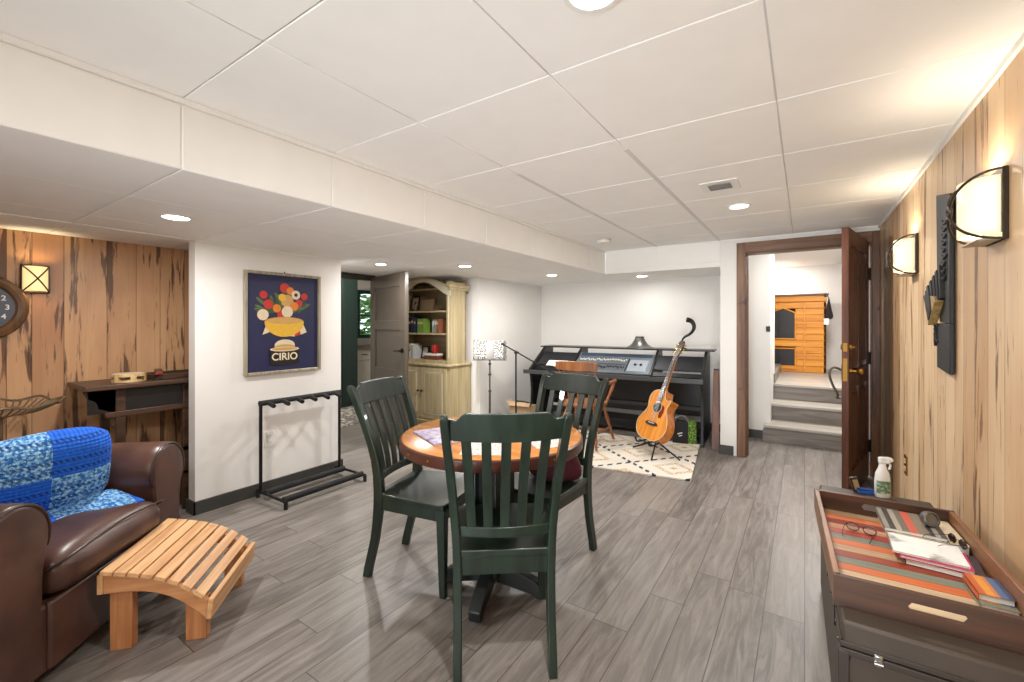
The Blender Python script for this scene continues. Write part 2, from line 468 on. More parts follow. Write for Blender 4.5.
def panels(name, us, vs, f, gap=.0026):
    m = MB()
    for a, b in zip(us[:-1], us[1:]):
        for c, d in zip(vs[:-1], vs[1:]): m.bx(*f(a+gap, b-gap, c+gap, d-gap))
    return m
ys = [YN]+[.652+.610*k for k in range(-4, 7)]+[YB]
xs = [-1.888, -1.304, -.696, -.085, XR]
m = panels('t', xs, ys, lambda a, b, c, d: (a, b, c, d, HC, HC+.02))
struct(m.build('ceiling', M_ceil, bevel=.002))
xl = [-4.36, -3.69, -3.08, -2.47, -1.885]
m = panels('t', xl, [YN]+[.652+.610*k for k in range(-4, 6)]+[4.19], lambda a, b, c, d: (a, b, c, d, HL, HL+.02))
for src in (panels('t', [-3.27, -3.08, -2.47, -1.885], [4.19, 4.312, YB], lambda a, b, c, d: (a, b, c, d, HL, HL+.02)),
            panels('t', [-3.27, -3.08, -2.47, -1.86, -1.25, -.69], [YB, 4.92, 5.53, 5.665], lambda a, b, c, d: (a, b, c, d, HL, HL+.02))):
    me = bpy.data.meshes.new('tmp'); src.bm.to_mesh(me); src.bm.free(); m.bm.from_mesh(me); bpy.data.meshes.remove(me)
struct(m.build('ceiling', M_ceil, bevel=.002))
# metal grid that shows in the gaps between tiles, and the deck above
m = MB(); m.bx(-1.888, XR, YN, YB, HC+.006, HC+.03); m.bx(-4.4, -1.893, YN, 5.67, HL+.006, HL+.03); m.bx(-1.9, -.69, YB+.02, 5.67, HL+.006, HL+.03)
struct(m.build('ceiling', M_tee))
# raised tees that catch the light (they hang a little proud of the tiles)
m = MB()
for x in (-1.304, -.696): m.bx(x-.011, x+.011, 2.0, YB, HC-.0025, HC+.004)
struct(m.build('trim_tee', M_tee))
# soffit: side panels along the drop and across the alcove
m = panels('t', [YN]+[.652+.610*k for k in range(-4, 7)]+[YB], [HL, HC-.018], lambda a, b, c, d: (-1.905, -1.885, a, b, c, d), .003)
n_ = panels('t', [-1.885, -1.304, -.69], [HL+.05, HC-.012], lambda a, b, c, d: (a, b, YB, YB+.02, c, d), .003)
me = bpy.data.meshes.new('tmp'); n_.bm.to_mesh(me); n_.bm.free(); m.bm.from_mesh(me)
m.bx(-1.91, -1.8875, YN, YB, HL+.004, HC); m.bx(-1.885, -.69, YB+.003, YB+.03, HL, HC)
m.bx(-1.888, -.69, YB-.004, YB+.03, HL-.002, HL+.05)
struct(m.build('trim_soffit', M_ceil, bevel=.0015))
# wall angles under the ceilings
m = MB()
m.bx(-1.885, -1.868, YN, YB, HC-.018, HC-.001); m.bx(XR-.012, XR, YN, YB, HC-.022, HC)
m.bx(-1.885, XR, YB-.012, YB, HC-.012, HC)
m.bx(XP, XP+.012, 1.245, 2.35, HL-.012, HL); m.bx(-3.27, -3.258, 4.18, 5.66, HL-.012, HL); m.bx(-3.27, -.69, 5.653, 5.665, HL-.012, HL)
m.bx(-.702, -.69, YB+.03, 5.665, HL-.012, HL)
struct(m.build('trim_angle', M_ceil))
# header edge in line with the poster wall, over the recess with the boarded wall
m = MB(); m.bx(XP2, XP, YN, 1.245, HL-.006, HL); struct(m.build('trim_header', M_ceil))

# baseboards
BH, BT = .09, .014
m = MB()
m.bx(XP, XP+BT, 1.245-BT, 2.35+BT, 0, BH); m.bx(XP2-BT, XP+BT, 1.245-BT, 1.245, 0, BH); m.bx(XP2, XP+BT, 2.35, 2.35+BT, 0, BH)
struct(m.build('baseboard_poster', M_base, bevel=.003))
m = MB(); m.bx(-3.27, -3.27+BT, 4.18, 5.665, 0, BH); m.bx(-3.27, -.69, 5.665-BT, 5.665, 0, BH); m.bx(-.69-BT, -.69, YB, 5.665, 0, BH); m.bx(-.69-BT, DX0-.1, YB-BT, YB, 0, BH)
struct(m.build('baseboard_alcove', M_base, bevel=.003))

# doorway casing in the far wall
m = MB(); m.bx(DX0-.072, DX0+.004, YB-.022, YB, 0, DZ+.092); m.bx(DX1-.0, XR-.002, YB-.022, YB, 0, DZ+.092); m.bx(DX0-.0, DX0+.012, YB, YB+.14, 0, DZ)
m.bx(DX1-.012, DX1, YB, YB+.14, 0, DZ)
struct(m.build('trim_door_casing', M_case, bevel=.003))
m = MB(); m.bx(DX0+.004, DX1, YB-.0225, YB, DZ-.004, DZ+.092); m.bx(DX0, DX1, YB, YB+.14, DZ-.015, DZ); m.bx(DX0+.012, DX0+.02, YB+.06, YB+.1, 0, DZ-.015)
struct(m.build('trim_door_header', M_case_x, bevel=.003))

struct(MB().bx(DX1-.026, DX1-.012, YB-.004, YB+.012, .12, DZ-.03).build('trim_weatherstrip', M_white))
# open walnut door, hinged on the right jamb and swung into the room
hx, hy = .427, YB-.03
ang = math.atan2(3.85-hy, .232-hx)
D1 = thing('door_1', None, None, (hx, hy, .012), ang); D1['kind'] = 'structure'
DL, DH, DT = .83, 1.952, .042
m = MB()
m.bx(0.01, .105, -DT/2, DT/2, 0, DH); m.bx(DL-.11, DL, -DT/2, DT/2, 0, DH)
for z0, z1 in ((0, .2), (.80, .93), (DH-.12, DH)): m.bx(.105, DL-.11, -DT/2, DT/2, z0, z1)
m.bx(.36, .44, -DT/2, DT/2, .2, DH-.12)
m.build('door_frame', M_door1, D1, bevel=.004)
m = MB()
for x0, x1 in ((.105, .36), (.44, DL-.11)):
    for z0, z1 in ((.2, .80), (.93, DH-.12)):
        m.bx(x0, x1, -.008, .008, z0, z1); m.bx(x0+.04, x1-.04, -.016, .016, z0+.04, z1-.04)
m.build('door_panels', M_door1, D1, bevel=.006)
# hardware: knob and rose on the near face, deadbolt, thumb-latch pull on the stair face
sgn = -1
m = MB(); R90 = Rx(PI/2)
m.lathe([(.022, 0), (.022, .008), (.01, .012), (.009, .035), (.022, .045), (.026, .06), (.02, .072), (.001, .076)], (DL-.06, DT/2, .93), 16, Rx(-PI/2))
m.build('knob', M_brass, D1, smooth=True)
m = MB(); m.lathe([(.026, 0), (.026, .01), (.016, .016), (.001, .017)], (DL-.06, DT/2, 1.10), 16, Rx(-PI/2)); m.box((DL-.06, DT/2+.02, 1.10), (.03, .012, .008))
m.build('deadbolt', M_brass, D1, smooth=False)
m = MB(); m.tube(spline([(DL-.05, -DT/2, .93), (DL-.03, -DT/2-.05, .95), (DL-.02, -DT/2-.075, .91), (DL-.03, -DT/2-.06, .83), (DL-.04, -DT/2-.03, .76), (DL-.05, -DT/2-.035, .73), (DL-.05, -DT/2-.0, .735)], 6), .008, 8)
m.box((DL-.05, -DT/2-.003, .92), (.045, .006, .11)); m.box((DL-.05, -DT/2-.003, .735), (.04, .006, .05)); m.lathe([(.02, 0), (.02, .012), (.001, .015)], (DL-.055, -DT/2, 1.10), 12, Rx(PI/2))
m.build('door_handle', plain('pewter', (108, 100, 90), .35, .8), D1, smooth=True)
for z in (.25, .98, 1.68):
    m = MB(); m.lathe([(.009, -.05), (.009, .05)], (0.0, DT/2+.004, z), 10); m.box((.025, DT/2+.001, z), (.05, .003, .09)); m.build('hinge', M_knob, D1)
m = MB(); m.box((DL+.001, 0, .94), (.003, .024, .16)); m.box((DL+.001, 0, 1.10), (.003, .024, .06)); m.build('latch_plate', M_brass, D1)

# ------------------------------------------------------------------ stair hall behind the doorway
HZ = 2.22
shell('wall_hall_left', [(-.57, -.317, 5.60, 6.5, 0, HZ)], M_white)
shell('wall_hall_back', [(-1.5, 2.6, 8.6, 8.7, 0, HZ)], M_white)
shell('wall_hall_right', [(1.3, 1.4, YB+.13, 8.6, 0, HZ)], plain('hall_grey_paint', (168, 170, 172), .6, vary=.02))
shell('ceiling', [(-.69, 1.4, YB+.13, 8.7, HZ, HZ+.05)], M_white)
shell('wall_hall_front', [(-.69, 1.4, YB+.02, YB+.13, HC+.05, HZ+.05), (XR, 1.4, YB+.03, YB+.13, 0, HZ), (-.69, -.57, YB+.1, 5.665, HC+.05, HZ), (-.69, -.57, 5.6, 8.7, HC+.05, HZ), (-.69, -.57, 5.6, 8.7, 0, HC+.05)], M_white)
struct(MB().bx(-.57, -.37, 5.586, 5.60, 0, .09).build('baseboard_hall', M_base))
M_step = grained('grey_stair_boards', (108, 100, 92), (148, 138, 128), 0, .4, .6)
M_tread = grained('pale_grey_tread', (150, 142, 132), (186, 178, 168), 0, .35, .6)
ST = thing('staircase', 'short flight of grey wood-look steps beyond the open doorway', 'stairs', (-.36, 5.50, 0))
ST['kind'] = 'structure'
rz = [.178, .36, .545]; ry = [0, .37, .74]
for i in range(3):
    z0 = 0 if i == 0 else rz[i-1]
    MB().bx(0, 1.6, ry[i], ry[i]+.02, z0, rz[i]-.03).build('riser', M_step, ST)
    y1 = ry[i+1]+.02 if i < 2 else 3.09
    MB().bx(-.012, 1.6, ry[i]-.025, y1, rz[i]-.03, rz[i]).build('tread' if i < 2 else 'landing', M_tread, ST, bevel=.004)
MB().bx(-.02, .0, .0, 1.2, 0, .12).bx(-.02, 0, .4, 1.2, .12, .40).bx(-.015, .06, .77, 2.6, .548, .66).build('skirt_board', M_step, ST)

# orange board cabin with two dark windows, standing on the landing
CB = thing('sauna_cabin', 'orange horizontal-board wooden cabin with two dark windows at top of stairs', 'cabin', (-.56, 7.9, .545))
M_orange = grained('orange_cedar_boards', (196, 118, 28), (232, 158, 52), 0, .45, .6)
m = MB()
CW, CH_ = .825, 1.155
win = [(.27, .52)]
for k in range(12):
    z0, z1 = k*CH_/12, (k+1)*CH_/12
    if .06 < (z0+z1)/2 < .36 or .49 < (z0+z1)/2 < .955:
        m.bx(.0, .08, 0, .03, z0+.002, z1-.002); m.bx(.445, CW, 0, .03, z0+.002, z1-.002)
    else: m.bx(0, CW, 0, .03, z0+.002, z1-.002)
m.bx(0, CW, .022, .6, 0, CH_-.01) if False else m.bx(CW-.03, CW, .0, .6, 0, CH_)
m.bx(0, .03, .03, .6, 0, CH_); m.bx(0, CW, .57, .6, 0, CH_)
m.build('board_wall', M_orange, CB, bevel=.003)
MB().bx(.55, .572, -.012, .0, 0, CH_-.09).bx(.0, CW+.01, -.014, 0, CH_-.085, CH_-.03).build('corner_batten', M_orange, CB, bevel=.002)
MB().bx(-.03, CW+.03, -.03, .62, CH_, CH_+.025).build('roof_board', M_case_x, CB)
M_dglass = plain('dark_window_glass', (30, 27, 29), .45, vary=.1, scale=6)
for z0, z1, peak in ((.50, .90, .075), (.05, .355, 0)):
    pl = [(.08, z0), (.445, z0), (.445, z1), (.29, z1+peak), (.08, z1)]
    w = MB().prism(pl, .012, .02, lambda u, v, t: (u, t, v)).build('window', M_dglass, CB)
    f = MB()
    q = pl+[pl[0]]
    for a, b in zip(q[:-1], q[1:]): f.tube([(a[0], .0, a[1]), (b[0], .0, b[1])], .012, 6)
    f.build('window_frame', M_orange, w)
    MB().bx(.225, .238, .004, .012, z0, z1).build('mullion', M_black, w)
# bag on a cord beside the cabin
BG = thing('hanging_bag', 'dark drawstring bag hanging beside the orange cabin', 'bag', (.295, 7.86, 1.36))
m = MB(); m.loft([[(math.cos(a)*r*.7, math.sin(a)*r*.5, z) for a in [2*PI*k/12 for k in range(12)]] for r, z in ((.006, .30), (.03, .2), (.055, .1), (.075, .04), (.07, .0), (.02, -.02))])
m.build('pouch', plain('dark_canvas', (38, 30, 30), .9), BG, smooth=True)
MB().tube(spline([(0, 0, .29), (-.03, .0, .35), (-.06, 0.02, .36)], 5), .006, 6).build('cord', M_black, BG)
MB().box((-.03, -.03, -.05), (.06, .012, .09)).build('paper_tag', M_paper, BG)

# ------------------------------------------------------------------ kitchen seen past the taupe door
m = MB(); m.bx(-4.215, -4.17, 2.42, 3.36, 1.775, 1.838); m.bx(-4.215, -4.18, 2.44, 2.51, 0, 1.78); m.bx(-4.222, -4.198, 3.335, 3.36, 0, 1.79)
struct(m.build('trim_kitchen_casing', plain('dark_grey_casing', (60, 56, 52), .4), bevel=.003))
ang2 = math.atan2(3.10-3.315, -3.372+4.19)
D2 = thing('door_2', None, None, (-4.185, 3.315, .012), ang2); D2['kind'] = 'structure'
L2, H2, T2 = .845, 1.80, .04
m = MB(); m.bx(0, .12, -T2/2, T2/2, 0, H2); m.bx(L2-.12, L2, -T2/2, T2/2, 0, H2)
for z0, z1 in ((0, .2), (.62, .78), (1.20, 1.30), (H2-.14, H2)): m.bx(.12, L2-.12, -T2/2, T2/2, z0, z1)
m.build('door_frame', M_door2, D2, bevel=.003)
m = MB()
for z0, z1 in ((.2, .62), (.78, 1.20), (1.30, H2-.14)): m.bx(.12, L2-.12, -.007, .007, z0, z1)
m.build('door_panels', M_door2, D2)
m = MB()
for sg in (-1, 1):
    m.lathe([(.026, 0), (.026, .008), (.01, .012), (.01, .04), (.001, .041)], (L2-.06, sg*T2/2, .99), 14, Rx(-PI/2*sg))
    m.tube([(L2-.06, sg*(T2/2+.04), .99), (L2-.165, sg*(T2/2+.04), .985)], .009, 8)
m.build('door_handle', M_knob, D2, smooth=True)

KZ = 2.4
shell('wall_kitchen_side', [(-7.6, -4.36, 1.4, 1.5, 0, KZ), (-7.6, -4.46, 6.6, 6.7, 0, KZ), (-4.56, -4.46, 4.28, 6.7, 0, KZ)], M_white)
KX = -6.62
shell('wall_kitchen_back', [(KX-.1, KX, 1.4, 4.62, 0, KZ), (KX-.1, KX, 5.95, 6.7, 0, KZ), (KX-.1, KX, 4.62, 5.95, 0, 1.02), (KX-.1, KX, 4.62, 5.95, 1.88, KZ)], M_white)
shell('ceiling', [(-7.6, -4.2, 1.4, 6.7, KZ, KZ+.05)], M_white)
M_greenf = plain('green_window_frame', (24, 74, 62), .4)
WN = thing('window_1', None, None, (KX, 4.62, 1.02)); WN['kind'] = 'structure'
m = MB(); m.bx(-.06, .02, 0, .07, 0, .86); m.bx(-.06, .02, 1.26, 1.33, 0, .86); m.bx(-.06, .02, 0, 1.33, 0, .06); m.bx(-.06, .02, 0, 1.33, .80, .86); m.bx(-.06, .01, .30, .36, .06, .80); m.bx(-.05, 0, .8, .86, .06, .8); m.bx(-.04, -.01, .06, 1.27, .40, .425)
m.build('window_frame', M_greenf, WN)
g = NT('clear_glass'); g.b.inputs['Base Color'].default_value = (1, 1, 1, 1); g.b.inputs['Roughness'].default_value = 0; g.b.inputs['Transmission Weight'].default_value = 1; g.b.inputs['IOR'].default_value = 1.02
MB().bx(-.034, -.028, .06, 1.27, .06, .80).build('window_pane', g.m, WN)
# shrub outside the kitchen window
SB = thing('garden_shrub', 'bright green leafy shrub outside the kitchen window', 'shrub', (-8.4, 5.3, 0))
m = MB(); rs = random.Random(3)
for k in range(3600):
    a = rs.uniform(0, 2*PI); r = 1.0*math.sqrt(rs.random()); z = rs.uniform(.25, 2.5)
    m.mi = rs.choice((0, 0, 1))
    c = Vector((math.cos(a)*r*.8, math.sin(a)*r*1.5, z)); d = .11
    R = Matrix.Rotation(rs.uniform(0, 6), 3, 'Z') @ Matrix.Rotation(rs.uniform(-1, 1), 3, 'X')
    P = [R @ Vector(p) for p in ((-d, 0, 0), (0, -d*.5, .02), (d, 0, 0), (0, d*.5, .02))]
    vs = [m.bm.verts.new(c+p) for p in P]; f = m.bm.faces.new(vs); f.material_index = m.mi
m.build('foliage', [plain('leaf_green', (128, 176, 84), .6), plain('leaf_yellow_green', (166, 204, 112), .6)], SB)
m = MB()
for k in range(5): m.tube([(rs.uniform(-.1, .1), rs.uniform(-.3, .3), 0), (rs.uniform(-.4, .4), rs.uniform(-1, 1), 1.6)], [.03, .012], 6)
m.build('stem', M_side, SB)
KC = thing('kitchen_counter', 'pale kitchen base cabinets under the kitchen window', 'cabinet', (KX+.006, 4.35, 0))
M_kc = plain('pale_grey_cabinet', (202, 198, 188), .45)
MB().bx(0, .56, 0, 2.2, .1, .86).bx(0, .5, 0, 2.2, 0, .1).build('carcass', M_kc, KC)
for k in range(4):
    d = MB().bx(.56, .58, .02+.55*k, .53+.55*k, .12, .66).build('cabinet_door', M_kc, KC, bevel=.004)
    MB().tube([(.59, .49+.55*k, .5), (.59, .49+.55*k, .6)], .006, 6).build('pull', M_knob, d)
    d = MB().bx(.56, .58, .02+.55*k, .53+.55*k, .68, .85).build('drawer', M_kc, KC, bevel=.004)
    MB().tube([(.59, .22+.55*k, .77), (.59, .34+.55*k, .77)], .006, 6).build('pull', M_knob, d)
MB().bx(-.0, .61, -.01, 2.21, .86, .90).build('worktop', plain('speckled_stone', (128, 116, 100), .3, vary=.2, scale=60), KC, bevel=.004)
GC = thing('pantry_cupboard', 'tall dark green cupboard just inside the kitchen door', 'cupboard', (-6.55, 3.76, 0))
M_gc = plain('dark_green_paint', (40, 58, 54), .4)
MB().bx(0, .75, 0, .56, 0, 2.0).build('carcass', M_gc, GC)
for k in range(2):
    d = MB().bx(.75, .77, .01+.275*k, .275+.275*k, .08, 1.97).build('cupboard_door', M_gc, GC, bevel=.004)
    MB().bx(.77, .776, .05+.275*k, .235+.275*k, .15, 1.9).build('panel', M_gc, d)
struct(MB().bx(-6.0, -5.8, 2.6, 6.5, 2.02, 2.12).build('trim_beam', grained('yellow_pine_beam', (168, 124, 62), (206, 164, 96), 1, .5, .6)))
struct(MB().bx(-4.38, -4.3, 1.5, 6.5, 2.3, 2.4).build('trim_kitchen', M_white))
km = NT('patterned_mat'); kv = km.n('ShaderNodeTexVoronoi'); km.l(km.coord(), kv.inputs['Vector']); kv.inputs['Scale'].default_value = 16
km.l(km.mix(km.smooth(kv.outputs['Distance'], .3, .5), srgb((206, 200, 188)), srgb((112, 108, 104))), km.b.inputs['Base Color']); km.b.inputs['Roughness'].default_value = .9
tag(MB().bx(-5.9, -4.75, 3.0, 4.5, .0, .01).build('kitchen_mat', km.m), 'pale patterned mat on the kitchen floor', 'mat')
link_light('kitchen_lamp', 'AREA', (-5.3, 3.6, KZ-.03), 16, (1, .93, .82), None, .3)
link_light('hall_lamp', 'AREA', (.3, 6.4, HZ-.03), 20, (1, .97, .93), None, .3)
link_light('hall_lamp', 'AREA', (.1, 5.2, HZ-.03), 4.5, (1, .97, .93), None, .2)

# ------------------------------------------------------------------ ceiling fittings
M_lens = glow('lamp_lens', (255, 246, 232), 9.0)
def downlight(x, y, z, label, r=.075, k=1.0):
    t = thing('recessed_light', label, 'ceiling light', (x, y, z), 0, 'recessed ceiling lights')
    MB().lathe([(r*.78, -.002), (r*.8, -.006), (r, -.006), (r*1.02, -.001), (r*1.02, .001)], n=28).build('trim_ring', M_plastic_w, t, smooth=True)
    MB().lathe([(.001, -.004), (r*.78, -.003), (r*.78, .0)], n=28).build('lens', M_lens, t)
    link_light('lamp', 'AREA', (0, 0, -.012), LAMP_W*k, (1, .985, .965), t, r*1.5)
    return t
downlight(-.378, 3.40, HC, 'round recessed light in the high ceiling, beside the square air vent')
downlight(-2.753, .926, HL, 'round recessed light in the low ceiling nearest the dark-streaked board wall', k=.7)
downlight(-3.318, 2.732, HL, 'small recessed light in the low ceiling just outside the kitchen doorway', .06, .7)
downlight(-2.752, 3.283, HL, 'recessed light in the low ceiling in front of the cream hutch', k=1.15)
downlight(-2.426, 4.451, HL, 'recessed light in the low ceiling above the microphone stand corner', k=.5)
downlight(-1.594, 5.136, HL, 'recessed light in the low ceiling directly over the black studio desk', k=.2)
downlight(-.43, 1.0, HC, 'recessed light in the high ceiling, cut by the top edge of the picture')
downlight(-.43, -1.3, HC, 'recessed light in the high ceiling behind the viewer')
downlight(-2.753, -1.3, HL, 'recessed light in the low ceiling behind the brown armchair', k=.7)

downlight(-.385, 8.2, HZ, 'small recessed light in the stair hall ceiling above the orange cabin', .06, .6)

V = thing('air_vent', 'white square air vent in the high ceiling with a metal louver', 'vent', (-.414, 2.83, HC))
MB().bx(-.10, .10, -.10, .10, -.006, .001).build('vent_frame', M_plastic_w, V, bevel=.002)
m = MB()
for k in range(5): m.box((0, -.045+.0225*k, -.010), (.12, .016, .002), Rx(.6))
m.build('louver', plain('vent_grey_metal', (150, 146, 138), .5, .3), V)  # slats in mid-grey metal
SD = thing('smoke_detector', 'small round smoke detector on the ceiling near the far drop', 'smoke detector', (-1.62, 4.02, HC))
MB().lathe([(.03, -.04), (.055, -.034), (.065, -.02), (.065, -.004)], n=24).build('housing', M_plastic_w, SD, smooth=True)
MB().lathe([(.067, -.012), (.07, -.004), (.07, .001)], n=24).build('base_plate', plain('detector_grey', (186, 182, 174), .5), SD)

# ------------------------------------------------------------------ wall lamps
gs = NT('lit_cream_glass'); gs.b.inputs['Base Color'].default_value = srgb((238, 228, 200)); gs.b.inputs['Roughness'].default_value = .3
gs.b.inputs['Emission Color'].default_value = srgb((255, 234, 186)); gs.b.inputs['Emission Strength'].default_value = .27
M_glass_shade = gs.m
gs2 = NT('lit_amber_glass'); gs2.b.inputs['Base Color'].default_value = srgb((240, 220, 170)); gs2.b.inputs['Roughness'].default_value = .3
gs2.b.inputs['Emission Color'].default_value = srgb((255, 226, 158)); gs2.b.inputs['Emission Strength'].default_value = .42

def sconce(loc, label, power):
    """half-round glass shade crossed by two bowed bars that meet in a ring; wall at local y=0, room towards -x of the scene"""
    t = thing('wall_sconce', label, 'wall lamp', loc, PI/2, 'curved glass sconces on the maple wall')   # local -y -> +x?  local +y points into the room
    w, h, d = .083, .100, .084
    MB().bx(-w-.012, w+.012, .0, .014, -h-.012, h+.012).build('back_plate', M_bronze, t, bevel=.002)
    m = MB(); N = 20
    def f(u, v):
        a = PI*u
        return (w*math.cos(a), .014+d*math.sin(a)*.93, -h+.01+2*(h-.01)*v)
    m.grid(N, 6, f); sh = m.build('glass_shade', M_glass_shade, t, smooth=True, solid=.004)
    m = MB()
    for sg in (-1, 1):
        for e in (-1, 1):
            pts = []
            for k in range(15):
                u = k/14
                a = PI/2*u
                pts.append((sg*(w+.004)*math.cos(a), .012+(d+.018)*math.sin(a), e*(h+.004)*(math.cos(a)**.8 if a < PI/2-1e-6 else 0)+e*.004))
            m.tube(pts, .0042, 8)
    m.build('crossed_bar', M_bronze, t, smooth=True)
    MB().tube([(.019*math.cos(a), .014+d+.016, .019*math.sin(a)) for a in [2*PI*k/18 for k in range(18)]], .005, 8, close=True).build('ring', M_bronze, t, smooth=True)
    m = MB(); m.bx(-w, w, .0, d*.8, -h-.012, -h-.006); m.build('bottom_bracket', plain('brushed_nickel', (172, 166, 156), .35, .8), t, bevel=.002)
    for e, k in ((1, .75), (-1, .25)): link_light('bulb', 'POINT', (0, .055, e*h*.45), power*k, (1, .89, .70), t, .02)
    return t
sconce((XR-.001, 2.055, 1.655), 'curved glass wall sconce with crossed bars nearest the viewer on the maple wall', 3.2)
sconce((XR-.001, 3.33, 1.667), 'curved glass wall sconce with crossed bars farther along the maple wall, beyond the black carving', 3.4)

LS = thing('wall_sconce', 'square amber glass wall sconce with X bars above the round clock', 'wall lamp', (XL+.001, .597, 1.553), -PI/2)
MB().bx(-.062, .062, 0, .012, -.085, .085).build('back_plate', M_bronze, LS, bevel=.002)
MB().grid(12, 4, lambda u, v: (-.054+.108*u, .012+.055*math.sin(PI*u)**.7, -.075+.15*v)).build('glass_shade', gs2.m, LS, smooth=True, solid=.004)
m = MB()
for e in (-1, 1):
    m.tube([(-.058+.116*k/12, .016+.062*math.sin(PI*k/12)**.7, e*(-.08+.16*k/12)) for k in range(13)], .0038, 6)
    m.tube([(-.058, .014, e*.082), (.058, .014, e*.082)], .005, 6)
m.tube([(-.058, .014, -.082), (-.058, .014, .082)], .005, 6); m.tube([(.058, .014, -.082), (.058, .014, .082)], .005, 6)
m.build('crossed_bar', M_bronze, LS, smooth=True)
link_light('bulb', 'POINT', (0, .035, .02), 1.6, (1, .80, .50), LS, .02)

# ------------------------------------------------------------------ wall clock
CK = thing('wall_clock', 'round wall clock with bronze rim and slate face, cut by the picture edge', 'clock', (XL+.001, .375, 1.375), 0, None, (PI/2, 0, PI/2))   # local z out of the wall
MB().lathe([(.135, .0), (.19, .0), (.196, .02), (.185, .045), (.165, .052), (.148, .042), (.14, .018), (.135, .015)], n=48).build('rim', grained('clock_bronze', (70, 46, 26), (118, 84, 52), 1, .35, .4), CK, smooth=True)
MB().lathe([(.001, .0145), (.141, .0145), (.141, .0165), (.001, .0175)], n=48).build('dial', plain('slate_dial', (78, 84, 98), .4), CK)
for h_ in range(1, 13):
    a = PI/2-2*PI*h_/12
    text_part('numeral', str(h_), .042, M_paper, CK, Matrix.Translation((.108*math.cos(a), .108*math.sin(a), .0182)))
MB().box((.0, .035, .022), (.008, .09, .002)).build('hour_hand', M_black, CK)
MB().box((-.04, -.0, .0245), (.11, .006, .002)).build('minute_hand', M_black, CK)

# ------------------------------------------------------------------ carved wall panel on the right wall
WA = thing('carved_panel', 'tall black wooden wall carving with a ridged wing shape, between the two sconces', 'wall art', (XR-.001, 2.52, 1.067), PI/2)   # local x -> +Y, local y -> -X (into room)
M_ebony = plain('ebony_black', (23, 21, 20), .55, vary=.1)
MB().prism([(.0, .21), (.0, .755), (.225, .80), (.21, .46), (.16, .22)], .005, .02, lambda u, v, t: (u, t, v)).build('upper_board', M_ebony, WA, bevel=.003)
MB().prism([(.0, .0), (.21, .015), (.21, .215), (.0, .21)], .005, .02, lambda u, v, t: (u, t, v)).build('lower_board', M_ebony, WA, bevel=.003)
MB().bx(.02, .14, 0, .006, .03, .70).build('hanger', M_black, WA)
m = MB()
for k in range(7):           # carved wing: ridges stepping out and down
    y0 = .022+.005*min(k, 4)
    m.mi = 0
    m.prism([(.10+.025*k, .47-.02*k), (.128+.025*k, .462-.02*k), (.10+.016*k, .31-.014*k), (.075+.016*k, .325-.014*k)], .018, y0+.012, lambda u, v, t: (u, t, v))
m.mi = 1
m.prism([(.085, .31), (.215, .205), (.225, .30), (.27, .345), (.12, .335)], .02, .05, lambda u, v, t: (u, t, v))
m.build('wing', [M_ebony, grained('carving_gilt', (120, 96, 52), (176, 146, 92), 2, .4, 1.5)], WA, bevel=.002)
m = MB()
rs = random.Random(5)
for k in range(9): m.tube([(.03+.02*rs.random(), .022, .42+.028*k), (.06, .026, .40+.03*k), (.10+.02*rs.random(), .022, .42+.03*k)], .006, 6)
m.bx(.035, .10, .016, .022, .41, .70)
m.build('carved_lines', M_ebony, WA, smooth=False)
m = MB()
for k in range(5): m.tube([(.18+.012*k, .02, .13+.02*k), (.21, .026, .15+.02*k), (.235, .02, .12+.025*k)], .006, 6)
m.tube([(.235, .02, .11), (.235, .02, .24)], .006, 6)
m.build('carved_tail', M_ebony, WA, smooth=True)

# ------------------------------------------------------------------ outlets
def outlet(name, loc, rz, label, mat):
    t = thing(name, label, 'outlet', loc, rz)
    MB().bx(-.036, .036, 0, .006, -.058, .058).build('cover_plate', mat, t, bevel=.002)
    for z in (-.024, .024):
        s = MB().bx(-.016, .016, .006, .009, z-.014, z+.014).build('socket', M_plastic_w if mat is not M_brass else plain('ivory_plastic', (226, 212, 178), .4), t, bevel=.001)
        MB().bx(-.008, -.006, .009, .0095, z-.004, z+.007).bx(.006, .008, .009, .0095, z-.004, z+.007).build('slot', M_black, s)
    return t
outlet('wall_outlet', (XP+.001, 1.73, .404), -PI/2, 'white double outlet on the white wall behind the guitar rack', M_plastic_w)
outlet('wall_outlet', (XR-.001, 3.585, .41), PI/2, 'brass-plated double outlet low on the maple wall', M_brass)
LT = thing('light_switch', 'small black switch on the hall corner seen through the doorway', 'switch', (-.335, 5.598, 1.22), PI)
MB().bx(-.02, .02, 0, .006, -.03, .03).build('cover_plate', M_black, LT, bevel=.002)
MB().bx(-.006, .006, .006, .014, -.01, .01).build('toggle', M_black, LT)

# ------------------------------------------------------------------ framed poster
PF = thing('framed_poster', 'framed blue still-life poster of fruit and a yellow bowl on the white wall', 'poster', (XP+.001, 1.8435, .897), 0, None, (0, 0, PI/2))
# local x -> +Y, local z up, room at local -y
PW, PH = .30, .775
M_pf = grained('grey_gold_frame', (132, 124, 106), (176, 166, 144), 2, .4, 1)
m = MB(); m.bx(-PW, -PW+.022, -.028, 0, 0, PH); m.bx(PW-.022, PW, -.028, 0, 0, PH); m.bx(-PW+.022, PW-.022, -.028, 0, 0, .022); m.bx(-PW+.022, PW-.022, -.028, 0, PH-.022, PH)
m.build('frame', M_pf, PF, bevel=.003)
MB().tube([(0, -.01, PH+.002), (0, -.012, PH+.012)], .004, 8).build('hanging_nail', M_black, PF)
pc = {'bg': (36, 40, 78), 'red': (196, 48, 38), 'orange': (226, 130, 46), 'green': (88, 110, 62), 'leaf': (60, 86, 52), 'yellow': (228, 180, 58), 'cream': (226, 208, 178), 'tan': (206, 160, 92), 'dk': (28, 24, 28), 'ochre': (190, 140, 52)}
